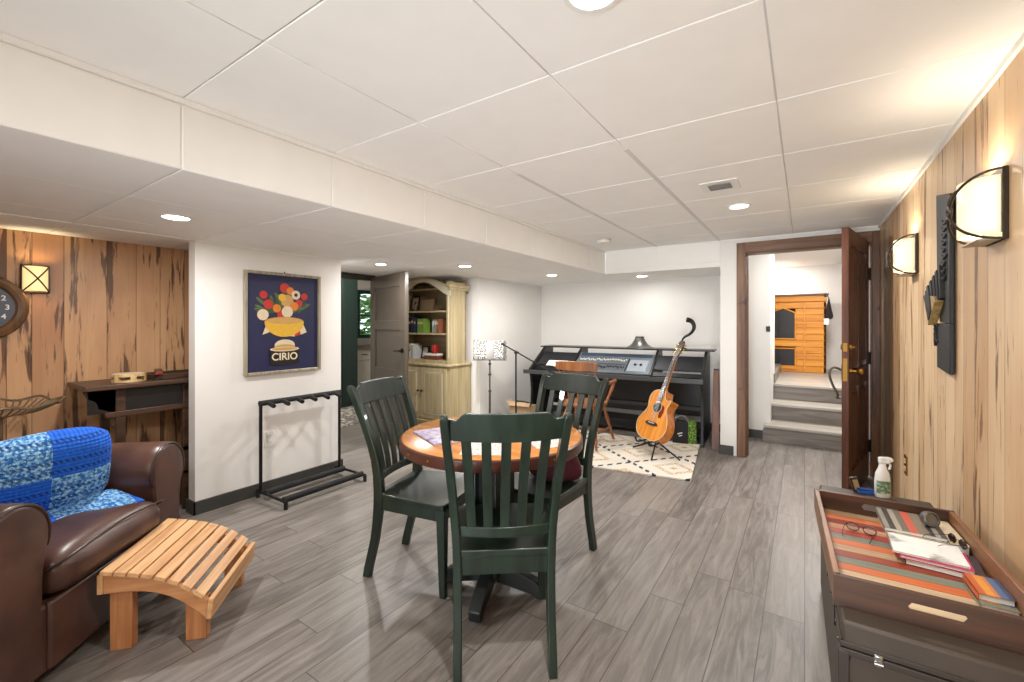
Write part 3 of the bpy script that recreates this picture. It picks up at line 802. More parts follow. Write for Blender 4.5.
pk = list(pc); pm = [plain('print_'+k, pc[k], .4, vary=.08, scale=40) for k in pk]
m = MB(); LAY = [0]
def pp(col, pts):
    LAY[0] += 1
    y = -.010-.00012*LAY[0]; m.mi = pk.index(col)
    vs = [m.bm.verts.new((u, y, v)) for u, v in pts]; f = m.bm.faces.new(vs); f.material_index = m.mi
def pe(col, cx, cz, rx, rz, rot=0.0, a0=0, a1=2*PI, n=22):
    q = []
    for k in range(n if a1-a0 > 6.2 else n+1):
        a = a0+(a1-a0)*k/n; x, z = rx*math.cos(a), rz*math.sin(a)
        q.append((cx+x*math.cos(rot)-z*math.sin(rot), cz+x*math.sin(rot)+z*math.cos(rot)))
    pp(col, q)
pp('bg', [(-PW+.02, .02), (PW-.02, .02), (PW-.02, PH-.02), (-PW+.02, PH-.02)])
rs = random.Random(11)
for k in range(26):           # sprays of leaves behind the fruit
    a = rs.uniform(.1, PI-.1); r = rs.uniform(.06, .19)
    pe(rs.choice(('green', 'leaf', 'green')), .0+r*1.05*math.cos(a), .46+r*.95*math.sin(a), .055, .012, a+rs.uniform(-.5, .5))
for col, x, z, r in (('red', -.16, .60, .03), ('red', -.125, .53, .036), ('orange', -.06, .50, .032), ('red', .00, .66, .038), ('orange', .045, .64, .03), ('cream', -.165, .45, .042), ('red', .16, .60, .028), ('cream', .09, .61, .036),
                    ('tan', .02, .56, .05), ('red', .115, .545, .03), ('orange', .075, .52, .034), ('yellow', -.02, .585, .03), ('red', -.03, .45, .03), ('cream', .02, .475, .045), ('dk', .09, .61, .014)):
    pe(col, x, z, r, r)
for k in range(7):            # striped cloth under the bowl
    x = -.17+.05*k
    pp('cream' if k % 2 == 0 else 'red', [(x, .30+.02*math.sin(k)), (x+.05, .30+.02*math.sin(k+1)), (x*.75+.05*.75, .41), (x*.75, .41)])
pe('ochre', .0, .40, .155, .035)
pe('yellow', .0, .40, .155, .12, 0, PI, 2*PI)
pe('tan', .0, .405, .14, .026)
pe('cream', .0, .215, .08, .045); pe('tan', 0, .20, .082, .022)
pp('dk', [(-.115, .075), (.115, .075), (.115, .185), (-.115, .185)]); pe('cream', 0, .185, .115, .018); pe('tan', 0, .187, .10, .012); pe('dk', 0, .076, .115, .016)
m.build('print', pm, PF)
text_part('lettering', 'CIRIO', .078, plain('print_letter', (240, 226, 190), .4), PF, Matrix.Translation((0, -.0165, .125)) @ Matrix.Rotation(PI/2, 4, 'X'))
MB().bx(-PW+.02, PW-.02, -.008, -.001, .02, PH-.02).build('backing', M_black, PF)

# ------------------------------------------------------------------ dining table
TX, TY, TZ, TR = -1.255, 1.70, .755, .430
TB = thing('dining_table', 'round dining table with orange wood top, red-brown rim and dark pedestal', 'table', (TX, TY, 0))
MB().lathe([(.001, TZ-.038), (TR-.012, TZ-.038), (TR-.002, TZ-.03), (TR-.002, TZ-.005), (TR-.010, TZ), (.001, TZ)], n=72).build('tabletop', M_tabletop, TB, smooth=True)
m = MB(); m.lathe([(TR-.03, TZ-.052), (TR, TZ-.052), (TR+.004, TZ-.046), (TR+.004, TZ-.008), (TR-.004, TZ-.003), (TR-.006, TZ-.03), (TR-.03, TZ-.04)], n=72); m.build('rim', M_rim, TB, smooth=True)
m = MB()
for k in range(20):
    a = 2*PI*k/20; m.ball(((TR+.004)*math.cos(a), (TR+.004)*math.sin(a), TZ-.028), .005, 1)
m.build('rim_stud', M_brass, TB)
m = MB()
for a in (0, PI/2, PI, 3*PI/2): m.box((.085*math.cos(a+PI/4), .085*math.sin(a+PI/4), .40), (.038, .038, .60))
m.bx(-.05, .05, -.05, .05, .09, .69); m.build('pedestal', M_pedestal, TB, bevel=.004)
for k in range(4):
    a = .33+PI/2*k+PI
    R = Rz(a)
    f = lambda u, v, t: R @ Vector((u, t, v))
    MB().prism([(.03, .0+.05), (.20, .016), (.225, .0), (.25, .0), (.257, .045), (.22, .075), (.05, .15), (.03, .13)], -.028, .028, f).build('foot', M_pedestal, TB, bevel=.005)
    MB().prism([(.03, .66), (.25, .685), (.25, .71), (.03, .71)], -.025, .025, f).build('top_bracket', M_pedestal, TB, bevel=.003)

# ------------------------------------------------------------------ green slat-back chairs
def lerp_tab(tab, z):
    for (a, va), (b, vb) in zip(tab[:-1], tab[1:]):
        if z <= b: return va+(vb-va)*((z-a)/(b-a))
    return tab[-1][1]
def smooth_tab(tab, z):
    # Catmull-Rom through the table
    n = len(tab)
    for i in range(n-1):
        a, b = tab[i], tab[i+1]
        if z <= b[0] or i == n-2:
            t = (z-a[0])/(b[0]-a[0]); p0 = tab[max(i-1, 0)][1]; p3 = tab[min(i+2, n-1)][1]
            return .5*(2*a[1]+(-p0+b[1])*t+(2*p0-5*a[1]+4*b[1]-p3)*t*t+(-p0+3*a[1]-3*b[1]+p3)*t**3)
YP = [(0, 0), (.2, .048), (.44, .075), (.65, .05), (.970, -.055)]
XPst = [(0, .172), (.44, .178), (.7, .197), (.970, .216)]
def dining_chair(label):
    t = thing('dining_chair', label, 'chair', (0, 0, 0), 0, 'green slat-back chairs around the round table')
    yp = lambda z: smooth_tab(YP, z); xp = lambda z: smooth_tab(XPst, z)
    # back posts: one swept piece from foot to rounded ear
    for sg in (-1, 1):
        rings = []
        zs = [0, .05, .12, .2, .28, .36, .44, .52, .6, .68, .76, .84, .90, .948, .963, .969]
        for z in zs:
            k = 1.0 if z < .94 else (.95 if z < .96 else (.7 if z < .966 else .35))
            hx_ = .0155*k; hy_ = (.021+.005*math.exp(-((z-.44)/.12)**2))*k
            x, y = sg*xp(z), yp(z)
            if z > .9: y -= (z-.9)*.25
            rings.append([(x-hx_, y-hy_, z), (x+hx_, y-hy_, z), (x+hx_, y+hy_, z), (x-hx_, y+hy_, z)])
        MB().loft(rings).build('back_post', M_green, t, bevel=.004)
    # seat: broad scooped board, wider in front
    def seat_xy(u, v):
        y = .055+.425*v; hw = .187+.045*v
        x = (2*u-1)*hw
        y += -.02*(2*u-1)**2*v
        return x, y
    m = MB()
    def top(u, v):
        x, y = seat_xy(u, v)
        scoop = .014*math.sin(PI*u)**.6*math.sin(PI*min(1, v*1.05))
        return (x, y, .436-scoop)
    def bot(u, v):
        x, y = seat_xy(u, v); k = .985
        return (x*k, y, .408)
    N = 12
    T = [[m.bm.verts.new(top(i/N, j/N)) for j in range(N+1)] for i in range(N+1)]
    B = [[m.bm.verts.new(bot(i/N, j/N)) for j in range(N+1)] for i in range(N+1)]
    for i in range(N):
        for j in range(N):
            m.bm.faces.new((T[i][j], T[i+1][j], T[i+1][j+1], T[i][j+1])); m.bm.faces.new((B[i][j], B[i][j+1], B[i+1][j+1], B[i+1][j]))
    for i in range(N):
        for a, b, c, d in ((T[i][0], T[i+1][0], B[i+1][0], B[i][0]), (T[i+1][N], T[i][N], B[i][N], B[i+1][N]), (T[0][i+1], T[0][i], B[0][i], B[0][i+1]), (T[N][i], T[N][i+1], B[N][i+1], B[N][i])):
            m.bm.faces.new((a, b, c, d))
    m.build('seat', M_green, t, bevel=.005)
    # front legs: gently tapered and bowed
    for sg in (-1, 1):
        rings = []
        for z in (0, .1, .2, .3, .38, .409):
            h = .015+.008*z/.409; x = sg*(.190+.012*(1-z/.425)**2); y = .435+.012*(1-z/.425)**2
            rings.append([(x-h, y-h, z), (x+h, y-h, z), (x+h, y+h, z), (x-h, y+h, z)])
        MB().loft(rings).build('front_leg', M_green, t, bevel=.004)
    # rails under the seat
    MB().bx(-.166, .166, .06, .08, .342, .409).build('rear_rail', M_green, t, bevel=.002)
    MB().bx(-.175, .175, .426, .446, .346, .408).build('front_rail', M_green, t, bevel=.002)
    for sg in (-1, 1):
        MB().prism([(.09, .352), (.425, .346), (.425, .408), (.09, .408)], -.009, .009, lambda u, v, q: (sg*(.176+.014*(u-.09)/.335)+q, u, v)).build('side_rail', M_green, t, bevel=.002)
    # curved lower back rail and shaped crest rail
    def bow(x, hw): return -.028*(1-(x/hw)**2)
    def curved(name, zlo, zhi, th, hw_f, n=24):
        m = MB(); rings = []
        for k in range(n+1):
            s = 2*k/n-1; z0, z1 = zlo(s), zhi(s); hw = hw_f((z0+z1)/2); x = s*hw
            y0, y1 = yp(z0)+bow(x, hw), yp(z1)+bow(x, hw)
            rings.append([(x, y0-th, z0), (x, y0+th, z0), (x, y1+th, z1), (x, y1-th, z1)])
        m.loft(rings); return m.build(name, M_green, t, bevel=.003)
    curved('lower_rail', lambda s: .488, lambda s: .527, .011, lambda z: xp(z)-.010)
    def crest(s):
        a = abs(s)
        if a < .70: return .972
        if a < .86:
            q = (a-.70)/.16; q = q*q*(3-2*q); return .972-.026*q
        return .946+.006*(a-.86)/.14
    curved('crest_rail', lambda s: .866+.006*s*s, crest, .011, lambda z: xp(z)-.008, 40)
    # five slats
    for k in range(5):
        s = (-2+k)*.335
        rings = []
        for j in range(11):
            z = .515+(.876-.515)*j/10; hw = xp(z); x = s*hw; y = yp(z)+bow(x, hw)
            rings.append([(x-.0175, y-.006, z), (x+.0175, y-.006, z), (x+.0175, y+.006, z), (x-.0175, y+.006, z)])
        MB().loft(rings).build('slat', M_green, t, bevel=.002)
    return t
def face(fx, fy): return math.atan2(-fx, fy)       # turn local +y to this direction
ch = dining_chair('dark green slat-back chair with its back to the viewer, nearest of the three')
ch.location = (-.897, 1.297, 0); ch.rotation_euler = (0, 0, face(-.62, .785))
dup(ch, (-1.885, 1.60, 0), face(.968, .25), 'dark green slat-back chair between the table and the guitar rack')
dup(ch, (-1.165, 2.335, 0), face(-.13, -.99), 'dark green slat-back chair on the far side of the table holding a maroon bag')

BGM = thing('cloth_bag', 'maroon cloth bag slumped on the seat of the far green chair', 'bag', (-1.16, 2.13, .432))
m = MB(); rings = []
for z, r, e in ((0, .13, 1), (.03, .155, 1), (.09, .16, .95), (.15, .135, .9), (.19, .09, .85), (.205, .03, .8)):
    rings.append([((r+.012*math.sin(5*a+z*20))*math.cos(a)+.01, (r*.72*e+.008*math.cos(4*a))*math.sin(a), z) for a in [2*PI*k/28 for k in range(28)]])
m.loft(rings).build('pouch', plain('maroon_velvet', (74, 16, 30), .85, vary=.15, scale=25), BGM, smooth=True, subsurf=1)
MB().tube(spline([(-.07, 0, .17), (-.10, -.02, .225), (0, -.03, .25), (.09, -.01, .22), (.06, .0, .18)], 6), .007, 6).build('strap', plain('maroon_strap', (58, 14, 24), .8), BGM, smooth=True)

# things on the table
def flat(name, label, cat, loc, rz, w, h, t, cover, group=None, page=True, parts=True):
    """a magazine or book lying flat: page block and cover"""
    o = thing(name, label, cat, loc, rz, group)
    if page:
        MB().bx(-w/2+.003, w/2-.002, -h/2+.003, h/2-.003, .0012, t-.0012).build('pages', M_paper, o)
        MB().bx(-w/2, w/2, -h/2, h/2, t-.0013, t).bx(-w/2, w/2, -h/2, h/2, 0, .0013).bx(-w/2, -w/2+.0015, -h/2, h/2, 0, t).build('cover', cover, o)
    else:
        MB().bx(-w/2, w/2, -h/2, h/2, 0, t).build('sheet', cover, o)
    return o
flat('magazine', 'magazine with a lilac and grey cover near the left edge of the round table', 'magazine', (-1.40, 1.52, TZ), 1.15, .21, .27, .008, photo_mat('lilac_cover', [(90, 76, 140), (208, 198, 214), (150, 132, 178), (232, 228, 226)], 16))
flat('magazine', 'dark-pictured magazine lying behind the lilac one on the round table', 'magazine', (-1.335, 1.775, TZ), .35, .19, .26, .006, photo_mat('dark_photo_cover', [(40, 44, 50), (90, 100, 112), (228, 226, 220), (60, 60, 64)], 14))
flat('paper_sheet', 'white paper sheet on the round table nearest the front chair', 'paper', (-1.13, 1.485, TZ), .55, .19, .24, .0012, page_mat('letter_page', (232, 228, 218), (120, 116, 112), 90, 700, .5), None, False)
flat('paper_sheet', 'white printed leaflet at the right side of the round table', 'paper', (-.965, 1.70, TZ), .9, .15, .21, .002, page_mat('leaflet_page', (228, 222, 214), (150, 138, 130), 60, 520, .52), None, False)

# ------------------------------------------------------------------ brown leather armchair
AC = thing('armchair', 'brown leather club armchair with rolled arms, cut by the left picture edge', 'armchair', (-2.36, .60, 0), face(.75, .66))
SWD = .275       # half seat width
m = MB(); m.bx(-.50, .50, -.86, -.045, .05, .30); m.build('seat_frame', M_leather, AC, bevel=.02)
# seat cushion: plump block with crowned top and rolled front
m = MB(); N = 14
def cush(u, v):
    return u, v
rings = []
for k in range(17):
    s = k/16; y = -.66+.68*s
    e = min(s, 1-s)*2; ed = (1-(1-min(1, e*5))**2)**.5 if e < .2 else 1
    pr = []
    for j in range(24):
        a = 2*PI*j/24; ca, sa = math.cos(a), math.sin(a)
        x = SWD*math.copysign(abs(ca)**.35, ca)*(.93+.07*ed); z = .375+(.085 if sa > 0 else .075)*math.copysign(abs(sa)**.45, sa)*(.25+.75*ed)
        if sa > 0: z += .022*(1-(x/SWD)**2)*ed
        pr.append((x, y, z))
    rings.append(pr)
m.loft(rings); CUS = m.build('seat_cushion', M_leather, AC, smooth=True, subsurf=1)
MB().tube(spline([(-SWD*.98, -.06, .40), (-SWD*.97, .0, .44), (-SWD*.5, .016, .462), (0, .016, .47), (SWD*.5, .016, .462), (SWD*.97, .0, .44), (SWD*.98, -.06, .40)], 6), .0045, 8).build('piping', plain('dark_brown_piping', (58, 40, 33), .35), CUS, smooth=True)
MB().bx(-SWD, SWD, -.06, -.03, .06, .30).build('front_panel', M_leather, AC, bevel=.01)
for sg in (-1, 1):
    cx = SWD+.11
    prof = []
    # keyhole outline: narrow waist, full roll on top
    for a in [(-.42+ (PI+.84)*k/18) for k in range(19)]: prof.append((.126*math.cos(a), .558+.130*math.sin(a)))
    prof += [(-.102, .42), (-.095, .25), (-.10, .06), (.085, .06), (.082, .25), (.094, .42)]
    f = lambda u, v, t: (sg*(cx+u*(1 if True else 1)), t, v)
    arm = MB().loft([[f(u*k, .36+(v-.36)*(1-(1-k)*.6), y) for u, v in prof] for y, k in ((-.86, .9), (-.80, 1), (-.5, 1), (-.2, 1), (-.085, 1), (-.058, .985), (-.046, .95), (-.04, .88))]).build('arm', M_leather, AC, smooth=True)
    MB().tube([f(u*.97, .36+(v-.36)*.975, -.046) for u, v in prof[:19]], .006, 8).build('piping', plain('dark_brown_piping', (0, 0, 0)), arm, smooth=True)
m = MB(); rings = []
for z, y, th in ((.30, -.62, .16), (.42, -.64, .20), (.56, -.68, .215), (.70, -.73, .21), (.80, -.77, .19), (.86, -.80, .14), (.885, -.82, .07)):
    pr = []
    for j in range(20):
        a = 2*PI*j/20; ca, sa = math.cos(a), math.sin(a)
        pr.append((.36*math.copysign(abs(ca)**.4, ca), y+th/2*math.copysign(abs(sa)**.6, sa)-.05, z))
    rings.append(pr)
m.loft(rings).build('backrest', M_leather, AC, smooth=True, subsurf=1)
for sx in (-.42, .42):
    for sy in (-.78, -.09): MB().lathe([(.02, 0), (.03, .05)], (sx, sy, 0), 12).build('foot', M_side, AC)

# blue knitted cushion on the armchair
M_knit = knit_mat()
CU = thing('knit_cushion', 'blue patchwork knitted cushion leaning in the brown armchair', 'cushion', (0, 0, 0))
CU.parent = None
fx, fy = .75, .66
def ac_world(x, y, z): return AC.matrix_basis @ Vector((x, y, z))
CU.location = (-2.70, .43, .478); CU.rotation_euler = (.16, 0, face(.97, .10)+PI)
m = MB(); N = 20; wv, hv = .225, .35
def cpt(u, v, side):
    a, b = 2*u-1, v
    pinch = 1-.10*(abs(2*b-1)**2)*(1-abs(a))-.0
    x = a*wv*(1-.10*abs(2*b-1)**5); z = b*hv+.006*math.sin(3*a+1)*b-.03*a**6*(2*b-1)
    th = .085*(max(0, 1-a**4)**.6)*(max(0, 1-(2*b-1)**4)**.6)
    return (x, side*th, z)
V2 = {}
for side in (1, -1):
    for i in range(N+1):
        for j in range(N+1):
            if side == -1 and (i in (0, N) or j in (0, N)): V2[(side, i, j)] = V2[(1, i, j)]; continue
            V2[(side, i, j)] = m.bm.verts.new(cpt(i/N, j/N, side))
    for i in range(N):
        for j in range(N):
            q = [V2[(side, i, j)], V2[(side, i+1, j)], V2[(side, i+1, j+1)], V2[(side, i, j+1)]]
            m.bm.faces.new(q if side == 1 else q[::-1])
m.build('cover', M_knit, CU, smooth=True, subsurf=1)
# loose knitted hem lying forward on the seat
def hem(u, v):
    x = (2*u-1)*wv*(1+.16*v); y = -.04-.16*v-.05*(1-u)*v; z = .018-.012*v+.010*math.sin(9*u)*(1-v)+.005*math.sin(14*u+2)*v
    return (x+.02*v, y, z+.012)
MB().grid(26, 8, hem).build('hem', M_knit, CU, smooth=True, solid=.010)
# ------------------------------------------------------------------ slatted wooden footstool
FS = thing('footstool', 'curved cedar slat footstool in front of the leather armchair', 'footstool', (-2.24, .52, 0), math.atan2(.72, .69))
# local x along the curved rails (down-slope), local y along the slats, toward the far side
FL, FW = .357, .452
ARC = [(-.05, .336), (0, .331), (.05, .323), (.10, .313), (.15, .301), (.20, .284), (.25, .261), (.30, .229), (.345, .194), (.40, .145)]
def arch(x): return smooth_tab(ARC, x)-.019
for yy in (.0, FW-.022):
    top = [(FL*k/20, arch(FL*k/20)) for k in range(21)]
    lo = [(x, z-.075-.0*(x)) for x, z in top]
    lo = [(x, z-.075+.022*math.sin(PI*i/20)) for i, (x, z) in enumerate(top)]
    MB().prism(top+lo[::-1], yy, yy+.022, lambda u, v, t: (u, t, v)).build('curved_rail', M_cedar_x, FS, bevel=.002)
for k in range(8):
    x = -.006+k*(FL-.034)/7.15
    z = arch(x+.018); sl = math.atan2(arch(x+.034)-arch(x), .034)
    MB().box((x+.018, FW/2, z+.010), (.041, FW+.02, .018), Ry(-sl)).build('slat', M_cedar, FS, bevel=.003)
MB().box((FL+.010, FW/2, arch(FL)-.028), (.02, FW+.02, .082), Ry(.12)).build('end_board', M_cedar, FS, bevel=.003)
MB().box((-.010, FW/2, arch(0)-.035), (.02, FW+.01, .075)).build('end_board', M_cedar, FS, bevel=.003)
for x in (.006, .266):
    for yy in (.024, FW-.024-.04):
        h = arch(x+.03)-.0
        MB().bx(x, x+.076, yy, yy+.038, 0, h-.012-(.032 if x > .2 else 0)).build('leg', M_cedar_z, FS, bevel=.003)

# ------------------------------------------------------------------ guitar rack by the poster wall
GR = thing('guitar_rack', 'empty black multi-guitar rack standing against the white wall under the poster', 'guitar rack', (-3.30, 1.955, 0))
hw = .325
for sg in (-1, 1):
    MB().tube([(-.005, sg*hw, .05), (-.005, sg*hw, .70)], .012, 10).build('upright', M_black, GR, smooth=True)
    b = MB().tube([(-.05, sg*hw, .05), (.34, sg*hw, .05)], .011, 10).build('base_bar', M_black, GR, smooth=True)
    for x in (-.045, .335):
        MB().tube([(x, sg*hw, .0), (x, sg*hw, .05)], .014, 10).build('rubber_foot', M_rubber, b, smooth=True)
for x, z in ((.06, .055), (.30, .055)): MB().tube([(x, -hw, z), (x, hw, z)], .022, 12).build('foam_bar', M_rubber, GR, smooth=True)
m = MB(); m.tube([(-.005, -hw-.01, .695), (-.005, hw+.01, .695)], .02, 12); m.build('top_bar', M_rubber, GR, smooth=True)
for k in range(6):
    y = -hw+.05+k*(2*hw-.1)/5
    MB().tube([(-.005, y, .695), (.06, y, .683), (.085, y, .676)], [.015, .017, .015], 10).build('divider_peg', M_rubber, GR, smooth=True)

# ------------------------------------------------------------------ antique sideboard by the boarded wall
SBD = thing('console_sideboard', 'dark antique sideboard with black panels against the streaked board wall', 'sideboard', (-3.915, .735, 0))
SW_, SL_, SH_ = .405, .98, .905
MB().bx(0, SW_, 0, SL_, SH_-.03, SH_).build('top', M_side, SBD, bevel=.004)
for y in (.15, .50, .82): MB().bx(SW_-.075, SW_-.04, y, y+.045, 0, SH_-.03).build('front_stile', M_side, SBD, bevel=.003)
for y in (.15, .82): MB().bx(.02, .055, y, y+.045, 0, SH_-.03).build('rear_leg', M_side, SBD, bevel=.003)
for y0, y1 in ((.02, .15), (.195, .50), (.545, .82), (.865, .97)): MB().bx(SW_-.062, SW_-.05, y0, y1, SH_-.175, SH_-.03).build('drawer_panel', M_sidep, SBD, bevel=.002)
MB().bx(SW_-.078, SW_-.035, .10, .97, SH_-.205, SH_-.172).build('lower_rail', M_side, SBD, bevel=.003)
MB().bx(SW_-.075, SW_-.04, .10, .97, SH_-.50, SH_-.47).build('lower_rail', M_side, SBD, bevel=.003)
MB().bx(.03, SW_-.04, .18, .97, SH_-.66, SH_-.635).build('shelf', M_side, SBD, bevel=.003)
MB().bx(.03, SW_-.05, .165, .185, SH_-.23, SH_-.03).build('end_panel', M_sidep, SBD)
# carved bracket under the overhang
MB().prism([(.0, .87), (.15, .87), (.15, .62), (.125, .66), (.115, .74), (.07, .76), (.06, .80), (.02, .83)], SW_-.07, SW_-.05, lambda u, v, t: (t, u, v)).build('carved_bracket', M_side, SBD)

TA = thing('tambourine', 'wooden tambourine with metal jingles lying on the sideboard', 'tambourine', (-3.66, .975, SH_+.0), 0)
m = MB()
for z0, z1 in ((0, .016), (.034, .05)): m.lathe([(.075, z0), (.086, z0), (.086, z1), (.075, z1), (.075, z0)], n=36)
for k in range(6):
    a = 2*PI*k/6; m.box((.0805*math.cos(a), .0805*math.sin(a), .025), (.012, .03, .05), Rz(a))
m.build('hoop', grained('pale_birch', (190, 150, 96), (226, 192, 140), 2, .4), TA, smooth=False)
for k in range(6):
    a = 2*PI*(k+.5)/6
    m = MB()
    for z in (.021, .028): m.lathe([(.001, z), (.019, z), (.019, z+.0015), (.001, z+.004)], (.0805*math.cos(a), .0805*math.sin(a), 0), 14)
    m.build('jingle', M_chrome, TA)
MB().lathe([(.001, .049), (.08, .049), (.08, .0515), (.001, .0515)], n=36).build('drumhead', plain('drum_skin', (226, 208, 176), .6), TA)
TT = thing('wooden_tray', 'shallow dark wooden tray on the sideboard beside the white wall corner', 'tray', (-3.70, 1.19, SH_), .05)
MB().bx(-.12, .12, -.11, .35, 0, .012).bx(-.12, -.105, -.11, .35, .012, .035).bx(.105, .12, -.11, .35, .012, .035).bx(-.12, .12, -.11, -.095, .012, .035).bx(-.12, .12, .335, .35, .012, .035).build('tray_body', M_side, TT, bevel=.002)
HM = thing('harmonica', 'small dark harmonica-like bar with a red end resting across the wooden tray', 'instrument', (-3.66, 1.13, SH_+.036), 1.3)
MB().bx(-.02, .02, -.10, .10, 0, .022).build('body', M_black, HM, bevel=.004)
MB().bx(-.021, .021, -.115, -.10, 0, .022).build('end_cap', plain('red_lacquer', (130, 40, 30), .4), HM, bevel=.003)
MB().bx(-.022, .022, -.09, .09, .022, .025).build('cover_plate', M_bronze, HM)

# metal filigree stand beside the sideboard
MS = thing('plant_stand', 'small ornate metal tray table with pierced rim between armchair and sideboard', 'side table', (-3.62, .42, 0))
MS.scale = (1, 1, 1.08)
M_fil = plain('antique_silver', (150, 132, 108), .35, .75, vary=.15)
m = MB()
N = 44
for k in range(N):          # pierced, scalloped rim of looping wires
    a0, a1 = 2*PI*k/N, 2*PI*(k+1)/N
    r0, r1 = .15, .235
    m.tube(spline([(r0*math.cos(a0), r0*math.sin(a0), .735), (.19*math.cos(a0+.05), .19*math.sin(a0+.05), .752), (r1*math.cos((a0+a1)/2), r1*math.sin((a0+a1)/2), .775)], 4), .004, 5)
m.tube([((.238+.010*math.cos(8*a))*math.cos(a), (.238+.010*math.cos(8*a))*math.sin(a), .777+.009*math.cos(8*a)) for a in [2*PI*k/96 for k in range(96)]], .0065, 6, close=True)
m.build('pierced_rim', M_fil, MS, smooth=True)
MB().lathe([(.001, .722), (.10, .724), (.155, .733), (.158, .738), (.10, .73), (.001, .728)], n=40).build('dish', M_fil, MS, smooth=True)
MB().lathe([(.012, .03), (.012, .3), (.022, .33), (.012, .36), (.012, .70), (.035, .724)], n=16).build('stem', M_fil, MS, smooth=True)
for k in range(3):
    a = 2*PI*k/3+.4
    MB().tube(spline([(0, 0, .12), (.08*math.cos(a), .08*math.sin(a), .10), (.15*math.cos(a), .15*math.sin(a), .03), (.18*math.cos(a), .18*math.sin(a), .012)], 5), .009, 8).build('leg', M_fil, MS, smooth=True)

# ------------------------------------------------------------------ hutch
HX1, HX0, HY0, HY1 = -3.405, -4.335, 3.80, 4.175
HU = thing('hutch', 'cream painted hutch with open bookshelves above two cupboard doors', 'cabinet', (HX0, HY0, 0))
HWd, HDp = HX1-HX0, HY1-HY0
MB().bx(.0, HWd, .0, HDp, .10, .775).build('lower_case', M_hutch, HU, bevel=.003)
MB().bx(-.0, HWd, -.012, HDp, 0, .10).build('plinth', M_hutch, HU, bevel=.006)
MB().bx(-.012, HWd+.012, -.022, HDp, .10, .125).build('base_moulding', M_hutch, HU, bevel=.008)
MB().bx(-.02, HWd+.02, -.03, HDp, .775, .805).build('counter_moulding', M_hutch, HU, bevel=.008)
mid = HWd/2
M_hl = plain('cream_edge', (206, 196, 168), .5)
for x0, x1, kx in ((.05, mid-.004, mid-.03), (mid+.004, HWd-.05, mid+.03)):
    d = MB().bx(x0, x1, -.016, 0, .15, .755).build('cabinet_door', M_hutch, HU, bevel=.003)
    MB().bx(x0+.07, x1-.07, -.024, -.016, .215, .69).build('raised_panel', M_hutch, d, bevel=.010)
    m = MB()
    for a, b, c, e in ((x0+.055, x0+.066, .20, .705), (x1-.066, x1-.055, .20, .705), (x0+.055, x1-.055, .20, .211), (x0+.055, x1-.055, .694, .705)): m.bx(a, b, -.022, -.014, c, e)
    m.build('panel_moulding', M_hl, d)
    MB().lathe([(.007, 0), (.006, .012), (.013, .02), (.011, .03), (.001, .032)], (kx, -.016, .47), 12, Rx(PI/2)).build('knob', M_knob, d, smooth=True)
UZ0, UZ1 = .805, 1.825
m = MB(); m.bx(.0, .02, .03, HDp, UZ0, UZ1); m.build('side_panel', M_hutch, HU, bevel=.002)
m = MB(); m.bx(HWd-.02, HWd-.0, .03, HDp-.115, UZ0, UZ1-.06); m.build('side_panel', M_hutch, HU, bevel=.002)
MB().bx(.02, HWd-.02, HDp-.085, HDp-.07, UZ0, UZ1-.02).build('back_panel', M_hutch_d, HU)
for x0 in (.0, HWd-.075):
    s = MB().bx(x0, x0+.075, .015, .035, UZ0, UZ1-.05).build('face_stile', M_hutch, HU, bevel=.003)
    MB().tube([(x0+.0375, .012, UZ0+.07), (x0+.0375, .012, UZ1-.22)], .006, 8).build('bead', M_hl, s)
for z in (1.02, 1.235, 1.455)[1:]: pass
SHZ = (UZ0+.035, 1.165, 1.435)
MB().bx(.02, HWd-.02, .03, HDp-.085, UZ0, SHZ[0]).build('shelf', M_hutch, HU, bevel=.002)
for z in SHZ[1:]: MB().bx(.02, HWd-.02, .035, HDp-.085, z-.02, z).build('shelf', M_hutch, HU, bevel=.002)
# arched bonnet with a scalloped valance
def vtop(s): return UZ1-.045+.050*math.cos(PI*s)**1 if abs(s) < .5 else UZ1-.045+.05*math.cos(PI*abs(s))
NV = 40
low = [(.0+HWd*k/NV, 1.60+.185*max(0, math.cos(PI*(k/NV-.5)*1.0))**1.6) for k in range(NV+1)]
up = [(.0+HWd*k/NV, 1.715+.115*(math.cos(PI*(k/NV-.5)))**1.2 if 0 < k < NV else 1.715) for k in range(NV+1)]
MB().prism(low+up[::-1], .005, .03, lambda u, v, t: (u, t, v)).build('valance', M_hl, HU, bevel=.003)
m = MB(); rings = []
for k in range(NV+1):
    x, z = up[k]
    rings.append([(x, -.035, z-.0), (x, .05, z-.022), (x, .05, z+.003), (x, -.035, z+.012)])
m.loft(rings).build('cornice', M_hutch, HU, bevel=.003)
MB().bx(HWd-.02, HWd+.025, -.03, HDp-.05, 1.70, 1.735).bx(HWd-.02, HWd+.012, -.02, HDp-.055, 1.67, 1.70).build('side_cornice', M_hutch, HU, bevel=.006)
MB().bx(.0, HWd, .05, HDp-.07, 1.69, 1.705).build('top_panel', M_hutch_d, HU)

